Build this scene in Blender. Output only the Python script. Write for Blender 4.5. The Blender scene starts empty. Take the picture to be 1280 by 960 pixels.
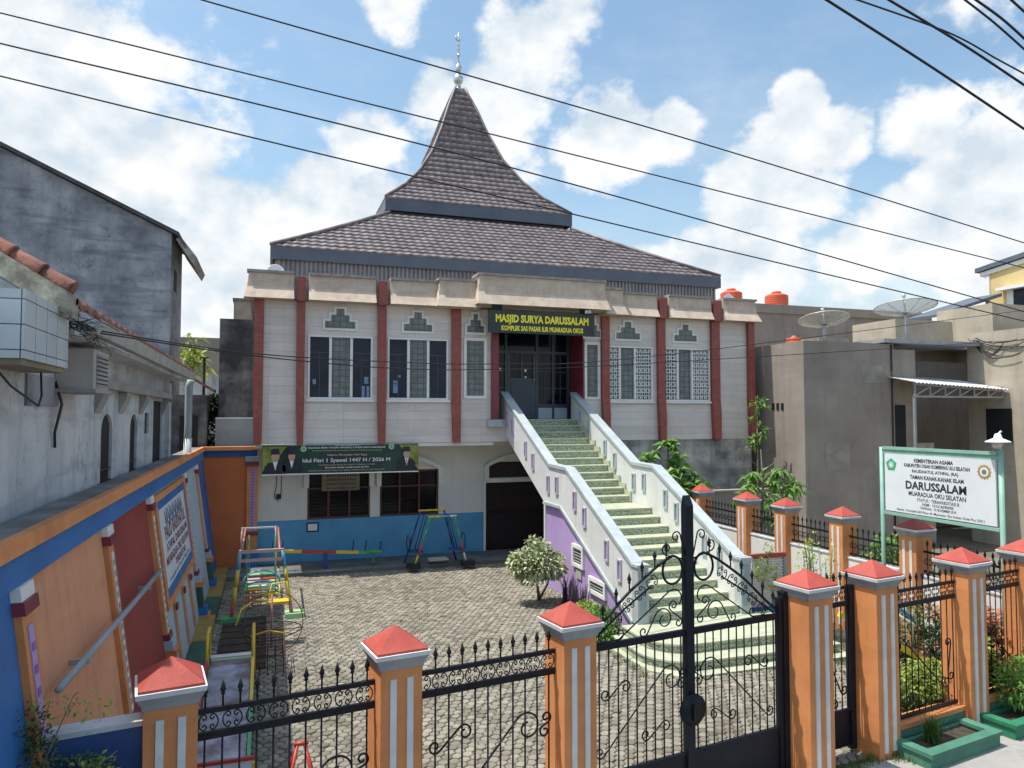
import bpy, bmesh, math, random
from mathutils import Vector, Matrix
R = math.radians
random.seed(7)
sc = bpy.context.scene
COL = sc.collection

# ------------------------------------------------------------------ camera
cam_d = bpy.data.cameras.new('camera'); cam = bpy.data.objects.new('camera', cam_d); COL.objects.link(cam)
cam_d.sensor_width = 36.0; cam_d.lens = 36.0*905/1280; cam_d.clip_start = 0.05; cam_d.clip_end = 3000
cam.location = (0, 0, 3.7); cam.rotation_euler = (R(92.5), 0, R(-18.6))
sc.camera = cam

# ------------------------------------------------------------------ exposure, sun, sky
sc.view_settings.view_transform = 'Standard'; sc.view_settings.look = 'None'
sc.view_settings.exposure = 0.68; sc.view_settings.gamma = 1; sc.view_settings.use_curve_mapping = False
SUN = Vector((-0.35, 0.045, 0.935)).normalized()
sd = bpy.data.lights.new('sun', 'SUN'); sd.energy = 3.3; sd.angle = R(0.5); sd.color = (1, .95, .87)
so = bpy.data.objects.new('sun', sd); COL.objects.link(so)
so.rotation_euler = (-SUN).to_track_quat('-Z', 'Y').to_euler(); so.location = (-10, 0, 30)
W = bpy.data.worlds.new('World'); sc.world = W; W.use_nodes = True
nt = W.node_tree; nt.nodes.clear(); N = nt.nodes.new; L = nt.links.new
def camdir(x, y):
    ya, p = R(18.6), R(2.5)
    f = Vector((math.sin(ya)*math.cos(p), math.cos(ya)*math.cos(p), math.sin(p))); r = Vector((math.cos(ya), -math.sin(ya), 0)); u = r.cross(f)
    return (f + r*((x-640)/905) + u*((480-y)/905)).normalized()
def wmath(op, a, b=None, clamp=False):
    n = N('ShaderNodeMath'); n.operation = op; n.use_clamp = clamp
    for i, v in enumerate((a, b)):
        if v is None: continue
        if hasattr(v, 'links'): L(v, n.inputs[i])
        else: n.inputs[i].default_value = v
    return n.outputs[0]
sky = N('ShaderNodeTexSky'); sky.sky_type = 'NISHITA'; sky.sun_disc = False
sky.sun_elevation = math.asin(SUN.z); sky.sun_rotation = math.atan2(SUN.x, SUN.y)
sky.altitude = 0; sky.air_density = 1.15; sky.dust_density = 2.2; sky.ozone_density = 1.6
bg = N('ShaderNodeBackground'); bg.inputs[1].default_value = 0.13; tint = N('ShaderNodeMix'); tint.data_type = 'RGBA'; tint.blend_type = 'MULTIPLY'; tint.inputs[0].default_value = 1; tint.inputs[7].default_value = (.93, 1.02, .96, 1); L(sky.outputs[0], tint.inputs[6]); L(tint.outputs[2], bg.inputs[0])
tc = N('ShaderNodeTexCoord'); G = tc.outputs['Generated']
def wnoise(scale, detail, rough, off=(0, 0, 0), sq=(1, 1, 1.25)):
    m = N('ShaderNodeMapping'); L(G, m.inputs[0]); m.inputs['Location'].default_value = off; m.inputs['Scale'].default_value = sq
    n = N('ShaderNodeTexNoise'); L(m.outputs[0], n.inputs[0]); n.inputs['Scale'].default_value = scale
    n.inputs['Detail'].default_value = detail; n.inputs['Roughness'].default_value = rough
    return n.outputs[0]
# clouds: banks of cumulus standing at fixed bearings of the sky, with ragged fractal edges
BANKS = [(40, 60, .17, .9), (150, 90, .13, .8), (90, 190, .22, 1.1), (30, 300, .26, 1.1), (200, 230, .19, 1.0), (270, 300, .19, 1.0), (180, 330, .2, 1.0), (340, 330, .17, .9), (400, 240, .11, .9), (450, 190, .09, .9), (470, 240, .1, .8), (360, 400, .2, .9),
         (655, 60, .085, 1.0), (630, 120, .075, .85), (545, 125, .075, .65), (485, 12, .06, .7), (700, 5, .08, .6), (620, 190, .08, .7), (660, 240, .09, .6),
         (770, 170, .075, 1.1), (840, 165, .055, 1.0), (735, 210, .075, .9), (1003, 125, .045, 1.3), (1030, 175, .06, 1.2), (975, 200, .075, 1.2), (930, 240, .08, 1.1), (1000, 250, .08, 1.0), (890, 310, .1, .9), (960, 330, .11, .9), (840, 330, .09, .7),
         (1170, 165, .07, .9), (1230, 180, .07, .9), (1250, 240, .1, 1.2), (1190, 250, .08, 1.2), (1130, 290, .08, 1.2), (1210, 320, .12, 1.2), (1080, 330, .09, 1.1), (1270, 330, .14, 1.0), (1330, 200, .14, .9), (-300, 200, .5, .8), (1700, 250, .4, .8), (2000, 0, .5, .7), (-800, 0, .6, .7)]
acc = None
for (x, y, r, w) in BANKS:
    d = N('ShaderNodeVectorMath'); d.operation = 'DISTANCE'; L(G, d.inputs[0]); d.inputs[1].default_value = camdir(x, y)
    v = wmath('MULTIPLY', wmath('SUBTRACT', 1.0, wmath('DIVIDE', d.outputs['Value'], r*1.12)), w)
    acc = v if acc is None else wmath('MAXIMUM', acc, v)
acc = wmath('MAXIMUM', acc, -.6)
fb = wnoise(8.5, 10, .58); fb2 = wnoise(8.5, 6, .5, (.012, -.004, -.04)); wisp = wnoise(2.2, 6, .62, (3, 1, 2), (1, 1, 2.6))
dens = wmath('ADD', acc, wmath('MULTIPLY', wmath('SUBTRACT', fb, .64), 1.9))
mr = N('ShaderNodeMapRange'); mr.interpolation_type = 'SMOOTHSTEP'; L(dens, mr.inputs[0]); mr.inputs[1].default_value = .0; mr.inputs[2].default_value = .32
wr = N('ShaderNodeMapRange'); wr.interpolation_type = 'SMOOTHSTEP'; L(wisp, wr.inputs[0]); wr.inputs[1].default_value = .47; wr.inputs[2].default_value = .8; wr.inputs[4].default_value = .38
sz = N('ShaderNodeSeparateXYZ'); L(G, sz.inputs[0])
hz = N('ShaderNodeMapRange'); hz.interpolation_type = 'SMOOTHSTEP'; L(sz.outputs[2], hz.inputs[0]); hz.inputs[1].default_value = .34; hz.inputs[2].default_value = .02; hz.inputs[4].default_value = .85
cov = wmath('MAXIMUM', wmath('MAXIMUM', mr.outputs[0], wr.outputs[0]), hz.outputs[0])
sh = wmath('ADD', wmath('MULTIPLY', wmath('SUBTRACT', fb, fb2), 4.6), wmath('MULTIPLY', dens, -.16))
sr = N('ShaderNodeMapRange'); L(sh, sr.inputs[0]); sr.inputs[1].default_value = -.75; sr.inputs[2].default_value = .28
cr = N('ShaderNodeValToRGB'); L(sr.outputs[0], cr.inputs[0])
cr.color_ramp.elements[0].color = (.46, .53, .59, 1); cr.color_ramp.elements[1].color = (.68, .695, .705, 1)
cb = N('ShaderNodeBackground'); L(cr.outputs[0], cb.inputs[0]); cb.inputs[1].default_value = .92
mx = N('ShaderNodeMixShader'); L(cov, mx.inputs[0]); L(bg.outputs[0], mx.inputs[1]); L(cb.outputs[0], mx.inputs[2])
wo = N('ShaderNodeOutputWorld'); L(mx.outputs[0], wo.inputs[0])

# ------------------------------------------------------------------ materials
MATS = {}
def M(name, c, c2=None, scale=1.5, rough=.75, metal=0, bump=.0, bscale=40, streak=0, scol=(.08, .08, .08), spots=0, island=0, tile=None, grout=(.3, .3, .3), gw=.004, spec=.5, trans=0, lo=.35, hi=.65, specks=0):
    """procedural paint / render / metal: two-tone noise, optional water streaks, stains, tile joints and per-leaf variation"""
    if name in MATS: return MATS[name]
    m = bpy.data.materials.new(name); m.use_nodes = True; t = m.node_tree; n, l = t.nodes.new, t.links.new
    b = t.nodes['Principled BSDF']; b.inputs['Roughness'].default_value = rough; b.inputs['Metallic'].default_value = metal
    b.inputs['Specular IOR Level'].default_value = spec
    geo = n('ShaderNodeNewGeometry'); P = geo.outputs['Position']
    if c2 is None: c2 = tuple(min(1, x*1.12) for x in c); c = tuple(x*.9 for x in c)
    def noise(sc_, det=6, ro=.6, mp=(1, 1, 1)):
        mm = n('ShaderNodeMapping'); l(P, mm.inputs[0]); mm.inputs['Scale'].default_value = mp
        q = n('ShaderNodeTexNoise'); l(mm.outputs[0], q.inputs[0]); q.inputs['Scale'].default_value = sc_; q.inputs['Detail'].default_value = det; q.inputs['Roughness'].default_value = ro
        return q.outputs[0]
    def rng(v, a, bb, o0=0, o1=1):
        q = n('ShaderNodeMapRange'); l(v, q.inputs[0]); q.inputs[1].default_value = a; q.inputs[2].default_value = bb; q.inputs[3].default_value = o0; q.inputs[4].default_value = o1
        return q.outputs[0]
    def mix(f, a, bb):
        q = n('ShaderNodeMix'); q.data_type = 'RGBA'
        for i, v in ((0, f), (6, a), (7, bb)):
            if hasattr(v, 'links'): l(v, q.inputs[i])
            else: q.inputs[i].default_value = v if i == 0 else (*v, 1)
        return q.outputs[2]
    if island:
        f0 = geo.outputs['Random Per Island']
        mm = n('ShaderNodeMath'); mm.operation = 'ADD'; l(rng(f0, 0, 1, 0, island), mm.inputs[0]); l(rng(noise(scale), lo, hi, 0, 1-island), mm.inputs[1]); f = mm.outputs[0]
    else: f = rng(noise(scale), lo, hi)
    col = mix(f, c, c2)
    if streak: col = mix(rng(noise(1, 7, .65, (5, 5, .45)), .5, .78, 0, streak), col, scol)
    if spots: col = mix(rng(noise(3.1, 8, .72), .56, .66, 0, spots), col, scol)
    if specks:
        col = mix(rng(noise(11, 6, .75), .60, .68, 0, specks), col, scol); col = mix(rng(noise(2.2, 3, .5, (.35, .35, 2.2)), .52, .62, 0, specks*.45), col, scol)
    if tile:
        sx = n('ShaderNodeSeparateXYZ'); l(P, sx.inputs[0]); cx = n('ShaderNodeCombineXYZ')
        if tile[2] == 'xz': l(sx.outputs[0], cx.inputs[0])
        elif tile[2] == 'yz': l(sx.outputs[1], cx.inputs[0])
        else:
            s_ = n('ShaderNodeMath'); s_.operation = 'ADD'; l(sx.outputs[0], s_.inputs[0]); l(sx.outputs[1], s_.inputs[1]); l(s_.outputs[0], cx.inputs[0])
        l(sx.outputs[1] if tile[2] == 'xy' else sx.outputs[2], cx.inputs[1])
        if tile[2] == 'xy': l(sx.outputs[0], cx.inputs[0])
        bt = n('ShaderNodeTexBrick'); l(cx.outputs[0], bt.inputs[0]); bt.offset = 0; bt.inputs['Scale'].default_value = 1
        bt.inputs['Brick Width'].default_value = tile[0]; bt.inputs['Row Height'].default_value = tile[1]; bt.inputs['Mortar Size'].default_value = gw; bt.inputs['Mortar Smooth'].default_value = .1
        bt.inputs['Color1'].default_value = (1, 1, 1, 1); bt.inputs['Color2'].default_value = (.88, .88, .88, 1); bt.inputs['Mortar'].default_value = (1, 1, 1, 1)
        q = n('ShaderNodeMix'); q.data_type = 'RGBA'; q.blend_type = 'MULTIPLY'; q.inputs[0].default_value = 1; l(col, q.inputs[6]); l(bt.outputs[0], q.inputs[7]); col = q.outputs[2]
        col = mix(bt.outputs['Fac'], col, grout)
    l(col, b.inputs['Base Color'])
    if bump:
        bp = n('ShaderNodeBump'); bp.inputs['Strength'].default_value = bump; bp.inputs['Distance'].default_value = .02; l(noise(bscale, 5), bp.inputs['Height']); l(bp.outputs[0], b.inputs['Normal'])
    if trans:
        tr = n('ShaderNodeBsdfTranslucent'); l(col, tr.inputs[0]); ms = n('ShaderNodeMixShader'); ms.inputs[0].default_value = trans
        l(b.outputs[0], ms.inputs[1]); l(tr.outputs[0], ms.inputs[2]); l(ms.outputs[0], t.nodes['Material Output'].inputs[0])
    MATS[name] = m; return m

m_tile = M('facade tile', (.66, .59, .54), (.76, .70, .65), .7, .35, tile=(1.7, .2, 'xz'), grout=(.44, .40, .375), gw=.0045, streak=.22, scol=(.37, .33, .3), specks=.35)
m_band = M('parapet roughcast', (.50, .40, .315), (.63, .52, .42), 4, .85, bump=.5, bscale=50, streak=.45, scol=(.3, .22, .16), specks=.4)
m_bandcap = M('parapet capping', (.24, .22, .2), (.42, .38, .34), 5, .9, bump=.4, spots=.4)
m_colm = M('red column tile', (.27, .056, .042), (.36, .085, .06), 9, .4, tile=(.11, .11, 'sum'), grout=(.16, .05, .045), gw=.004)
m_maroon = M('maroon paint', (.17, .025, .04), (.23, .035, .055), 3, .45)
m_whitewall = M('white render', (.68, .67, .64), (.78, .77, .73), 1.2, .8, bump=.15, streak=.25, scol=(.4, .4, .38))
m_dado = M('blue dado paint', (.075, .29, .50), (.105, .36, .60), 1.5, .55, bump=.1, streak=.3, scol=(.07, .2, .34))
m_whitetrim = M('white trim', (.72, .72, .70), (.8, .8, .78), 3, .5)
m_glass = M('dark window glass', (.004, .009, .022), (.010, .022, .048), 2.2, .05, spec=.25)  # blue in the base colour stands in for reflected sky
m_glass2 = M('porch glass', (.004, .006, .010), (.010, .013, .02), 3, .1, spec=.22)
m_block = M('glass block', (.10, .125, .125), (.19, .22, .21), 6, .25, tile=(.145, .145, 'xz'), grout=(.07, .08, .08), gw=.012)
m_doorgrey = M('blue grey door paint', (.032, .05, .072), (.048, .072, .10), 2, .45)
m_panepatch = M('pale blue pane patch', (.10, .19, .32), (.2, .31, .45), 9, .3)
m_darkroof = M('dark roof edge', (.045, .047, .055), (.09, .092, .1), 4, .8)
m_dark = M('dark void', (.008, .008, .01), (.014, .014, .016), 2, .8)
m_brownframe = M('brown timber frame', (.075, .022, .018), (.11, .03, .024), 6, .5)
m_gateiron = M('brown folding gate', (.028, .019, .022), (.06, .04, .042), 9, .5, metal=.2)
m_fascia = M('slate blue fascia', (.085, .10, .135), (.11, .13, .165), 2, .5)
m_skirt = M('corrugated skirt', (.21, .19, .20), (.30, .27, .285), 3, .5)
m_roof = M('mauve metal roof tile', (.118, .096, .096), (.265, .218, .215), 3.5, .5, spots=.4, scol=(.085, .07, .07), bump=.2, bscale=90, streak=.3, specks=.35)
m_steel = M('finial steel', (.5, .52, .55), (.62, .64, .66), 8, .3, metal=.8)
m_stain = M('stained foundation', (.17, .17, .172), (.55, .52, .46), 1.2, .9, bump=.6, bscale=25, streak=.55, scol=(.05, .052, .056), spots=.45, lo=.36, hi=.64, specks=.6)
m_stain2 = M('mossy grey coping', (.13, .13, .125), (.27, .265, .25), 2, .9, bump=.4, spots=.6, scol=(.06, .065, .055))
m_orange = M('orange pillar paint', (.58, .215, .07), (.72, .29, .105), 2.0, .7, bump=.15, bscale=60, streak=.5, scol=(.34, .14, .07), specks=.3)
m_orangedark = M('burnt orange wall paint', (.46, .12, .035), (.54, .155, .05), 1.3, .7, bump=.1, streak=.2, scol=(.3, .09, .04))
m_peach = M('peach panel paint', (.62, .27, .145), (.70, .33, .185), .9, .75, bump=.1, streak=.55, scol=(.38, .19, .12), specks=.3, spots=.25)
m_rust = M('dark red panel paint', (.25, .026, .022), (.31, .042, .032), .9, .7, bump=.1, streak=.5, scol=(.17, .055, .05), specks=.35, spots=.3)
m_blue = M('royal blue paint', (.018, .125, .36), (.03, .17, .46), 1.2, .6, streak=.45, scol=(.05, .11, .22), bump=.12, specks=.35)
m_deepblue = M('deep blue paint', (.014, .055, .19), (.022, .075, .25), 1.2, .6, streak=.25, scol=(.02, .04, .11))
m_paleblue = M('pale blue paint', (.36, .44, .50), (.44, .52, .57), 1, .7, streak=.3, scol=(.3, .33, .36))
m_lav = M('lavender paint', (.40, .28, .56), (.47, .34, .62), 1, .65, bump=.1, streak=.25, scol=(.33, .25, .43))
m_slotp = M('slot recess paint', (.30, .22, .40), (.37, .28, .47), 4, .6)
m_slotf = M('slot frame paint', (.42, .37, .48), (.5, .45, .56), 4, .6)
m_purple = M('purple paint', (.22, .10, .36), (.3, .14, .44), 4, .6)
m_stairwhite = M('stair white paint', (.60, .61, .60), (.69, .69, .68), 1.5, .65, bump=.1, streak=.4, scol=(.40, .41, .39), specks=.25)
m_railcap = M('pale grey rail cap', (.36, .41, .43), (.46, .50, .51), 4, .55, streak=.3, scol=(.35, .38, .38))
m_newel = M('blue grey newel paint', (.22, .29, .33), (.3, .37, .4), 3, .55)
m_tread = M('pale green tread tile', (.42, .45, .32), (.54, .56, .42), 6, .5, tile=(.3, .3, 'xy'), grout=(.36, .4, .3), gw=.006, streak=.3, scol=(.42, .43, .3))
m_capgrey = M('grey cap moulding', (.27, .28, .29), (.36, .37, .38), 4, .7, streak=.4, scol=(.17, .17, .17))
m_capred = M('red cap paint', (.33, .046, .034), (.42, .072, .05), 3.5, .65, bump=.2, spots=.35, scol=(.26, .07, .06), specks=.35)
m_stripe = M('white stripe paint', (.62, .63, .63), (.74, .75, .74), 5, .6, streak=.5, scol=(.36, .36, .35), specks=.3)
m_iron = M('black fence iron', (.008, .009, .013), (.016, .017, .023), 8, .45, spec=.3)
m_gateblack = M('black gate paint', (.006, .009, .015), (.011, .015, .024), 3, .5, spec=.25)
m_greenbox = M('green planter paint', (.05, .17, .115), (.085, .25, .17), 2.5, .7, streak=.4, scol=(.04, .09, .07), bump=.2)
m_greenbox2 = M('bright green planter paint', (.015, .15, .075), (.03, .21, .11), 2.5, .65, streak=.4, scol=(.02, .07, .05), bump=.2)
m_greendark = M('dark green kerb paint', (.03, .075, .05), (.055, .12, .08), 3, .8, spots=.5, scol=(.05, .05, .045))
m_yellowkerb = M('worn yellow kerb paint', (.27, .18, .04), (.38, .27, .07), 4, .8, spots=.7, scol=(.14, .12, .07))
m_soil = M('soil', (.035, .025, .018), (.08, .06, .042), 9, .95, bump=.8, bscale=30)
m_conc = M('grey concrete', (.27, .26, .25), (.36, .35, .33), 2, .9, bump=.3, spots=.35, scol=(.17, .165, .16))
m_concfloor = M('apron concrete', (.09, .10, .105), (.16, .165, .16), 1.8, .85, bump=.3, spots=.45, scol=(.1, .11, .1))
m_street = M('street asphalt', (.05, .05, .05), (.085, .083, .08), 3, .9, bump=.5, bscale=80)
m_earth = M('earth ground', (.11, .095, .07), (.19, .17, .13), .6, .95, bump=.4, bscale=6)
m_paver = M('hexagon paving block', (.115, .102, .077), (.335, .308, .25), .5, .85, island=.62, bump=.35, bscale=70, spots=.45, scol=(.105, .10, .075), lo=.3, hi=.72)
m_joint = M('paving joint sand', (.06, .058, .042), (.10, .095, .07), 5, .95)
m_darkstain = M('black stained concrete', (.035, .038, .042), (.26, .255, .24), 1.0, .9, bump=.5, bscale=25, streak=.7, scol=(.02, .022, .025), spots=.5, lo=.42, hi=.72, specks=.6)
m_wallgrey = M('blotched grey render', (.145, .16, .19), (.43, .45, .48), 1.3, .9, bump=.35, bscale=18, streak=.4, scol=(.07, .078, .095), spots=.5, lo=.32, hi=.7, specks=.8)
m_oldwhite = M('weathered white render', (.40, .44, .48), (.60, .62, .64), .9, .85, bump=.2, streak=.6, scol=(.11, .12, .14), spots=.5, lo=.3, hi=.62, specks=.5)
m_cementA = M('taupe cement render', (.24, .205, .175), (.35, .305, .262), .8, .9, bump=.25, streak=.6, scol=(.17, .145, .125), lo=.3, hi=.7, specks=.25)
m_cementB = M('light cement render', (.37, .32, .25), (.48, .42, .335), .8, .9, bump=.25, streak=.55, scol=(.23, .195, .155), specks=.3)
m_cementB2 = M('fresh plaster patch', (.25, .22, .19), (.36, .32, .28), 3, .9, bump=.4, spots=.5, scol=(.2, .17, .145))
m_whitetile = M('white ceramic cladding', (.56, .63, .67), (.64, .70, .73), 1, .2, tile=(.26, .165, 'sum'), grout=(.07, .085, .10), gw=.004, streak=.3, scol=(.3, .33, .35))
m_clay = M('weathered clay tile', (.13, .052, .038), (.33, .13, .08), 3.5, .85, spots=.7, scol=(.05, .042, .036), bump=.6, bscale=30, specks=.6)
m_mortar = M('mossy ridge mortar', (.20, .185, .14), (.50, .47, .38), 9, .95, bump=.9, spots=.6, scol=(.07, .07, .05), specks=.7)
m_gutter = M('grey gutter metal', (.33, .33, .31), (.46, .45, .42), 4, .6, streak=.4, scol=(.15, .13, .11))
m_pipegrey = M('grey plastic pipe', (.27, .32, .34), (.34, .38, .4), 3, .5)
m_ac = M('air conditioner casing', (.40, .39, .35), (.48, .46, .42), 3, .55, streak=.35, scol=(.25, .22, .18))
m_zinc = M('zinc awning sheet', (.62, .64, .65), (.74, .75, .75), 5, .4, metal=.3)
m_steelframe = M('grey steel truss', (.3, .31, .33), (.38, .39, .41), 4, .5, metal=.3)
m_tank = M('orange water tank plastic', (.62, .10, .04), (.70, .13, .055), 3, .45)
m_mesh = M('dish aluminium mesh', (.42, .42, .40), (.52, .52, .5), 4, .5, metal=.5)
m_yellowwall = M('yellow house paint', (.58, .44, .20), (.66, .51, .25), .8, .8)
m_signgreen = M('sage green sign frame', (.22, .42, .34), (.29, .5, .42), 4, .5, streak=.25, scol=(.3, .33, .29))
m_signwhite = M('white sign sheet', (.68, .71, .74), (.74, .77, .79), 2, .35)
m_ink = M('dark blue lettering', (.018, .022, .035), (.028, .034, .05), 3, .5)
m_maroontext = M('maroon lettering', (.13, .02, .025), (.17, .03, .035), 3, .6)
m_greytext = M('grey blue lettering', (.13, .17, .24), (.17, .21, .28), 3, .6)
m_yellowtext = M('yellow lettering', (.86, .74, .02), (.9, .8, .05), 3, .4)
m_signblack = M('black green signboard', (.010, .022, .024), (.016, .032, .032), 2, .35)
m_emblemgreen = M('green emblem', (.03, .33, .22), (.05, .4, .28), 6, .5)
m_gold = M('gold emblem', (.36, .24, .07), (.45, .31, .11), 9, .5)
m_white = M('white print', (.74, .76, .76), (.8, .8, .8), 3, .6)
m_bandark = M('dark green banner print', (.003, .018, .020), (.008, .052, .028), 2.2, .45)
m_banlime = M('lime banner print', (.10, .14, .015), (.28, .33, .05), 5, .45)
m_skin = M('printed skin', (.46, .26, .19), (.54, .32, .24), 6, .5)
m_suit = M('printed dark suit', (.010, .010, .022), (.016, .016, .032), 6, .5)
m_redp = M('red paint', (.40, .035, .03), (.48, .05, .04), 5, .45)
m_redfade = M('faded red paint', (.36, .12, .11), (.45, .19, .17), 5, .55)
m_yel = M('yellow paint', (.58, .42, .03), (.66, .5, .05), 5, .45)
m_grn = M('green paint', (.05, .30, .10), (.1, .40, .16), 5, .45)
m_pgrn = M('pale green paint', (.30, .50, .24), (.4, .6, .3), 5, .5)
m_sky = M('sky blue paint', (.08, .34, .55), (.13, .43, .62), 5, .45)
m_pink = M('faded pink paint', (.52, .30, .28), (.62, .38, .35), 5, .5)
m_whitep = M('white pipe paint', (.58, .60, .6), (.7, .7, .68), 5, .5)
m_tread_steel = M('slide stainless sheet', (.16, .11, .12), (.36, .37, .41), 4.5, .32, metal=.75, spots=.4, scol=(.25, .1, .09))
m_wire = M('black cable', (.012, .012, .016), (.018, .018, .024), 3, .5)
m_bark = M('bark', (.13, .105, .08), (.24, .2, .16), 12, .9, bump=.5)
m_leaf = M('mid green leaf', (.035, .085, .016), (.12, .23, .05), 3, .5, island=.7, trans=.3)
m_leafdark = M('dark green leaf', (.018, .045, .012), (.06, .125, .03), 3, .5, island=.7, trans=.22)
m_leafbright = M('bright green leaf', (.07, .18, .025), (.24, .42, .085), 3, .45, island=.7, trans=.35)
m_leafvar = M('cream variegated leaf', (.10, .17, .045), (.70, .72, .46), 3, .5, island=.8, trans=.25)
m_leafyel = M('yellow green leaf', (.15, .24, .025), (.44, .52, .10), 3, .5, island=.7, trans=.35)
m_leafred = M('copper red young leaf', (.42, .10, .035), (.68, .30, .15), 3, .5, island=.7, trans=.3)
m_leafpurple = M('purple strap leaf', (.045, .035, .05), (.12, .08, .13), 3, .5, island=.7, trans=.2)
m_lattice = M('white concrete lattice', (.62, .62, .6), (.72, .72, .69), 3, .7)
m_brick = M('brick red low wall paint', (.30, .06, .05), (.37, .085, .07), 2, .75)
m_lampwhite = M('white enamel', (.7, .72, .74), (.78, .79, .8), 3, .35)
m_bulb = M('frosted bulb', (.62, .58, .48), (.68, .65, .55), 3, .2)
m_grass = M('weedy grass', (.06, .10, .02), (.17, .23, .06), 3, .7, island=.7, trans=.25)
m_buff = M('buff ground cover', (.20, .18, .13), (.29, .26, .19), 2, .95, bump=.5)

def riser_mat():
    m = bpy.data.materials.new('green floral riser tile'); m.use_nodes = True; t = m.node_tree; n, l = t.nodes.new, t.links.new
    b = t.nodes['Principled BSDF']; b.inputs['Roughness'].default_value = .35
    g = n('ShaderNodeNewGeometry'); mp = n('ShaderNodeMapping'); l(g.outputs['Position'], mp.inputs[0]); mp.inputs['Scale'].default_value = (1, .0, 1)
    v = n('ShaderNodeTexVoronoi'); l(mp.outputs[0], v.inputs[0]); v.inputs['Scale'].default_value = 17; v.inputs['Randomness'].default_value = .35
    v2 = n('ShaderNodeTexWave'); l(mp.outputs[0], v2.inputs[0]); v2.wave_type = 'RINGS'; v2.inputs['Scale'].default_value = 5; v2.inputs['Distortion'].default_value = 9; v2.inputs['Detail'].default_value = 1; v2.inputs['Detail Scale'].default_value = 3
    a = n('ShaderNodeMath'); a.operation = 'MULTIPLY'; l(v.outputs[0], a.inputs[0]); l(v2.outputs[0], a.inputs[1])
    r = n('ShaderNodeValToRGB'); l(a.outputs[0], r.inputs[0]); r.color_ramp.elements[0].position = .05; r.color_ramp.elements[0].color = (.16, .205, .145, 1); r.color_ramp.elements[1].position = .34; r.color_ramp.elements[1].color = (.40, .45, .33, 1)
    l(r.outputs[0], b.inputs['Base Color']); return m
m_riser = riser_mat()

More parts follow.
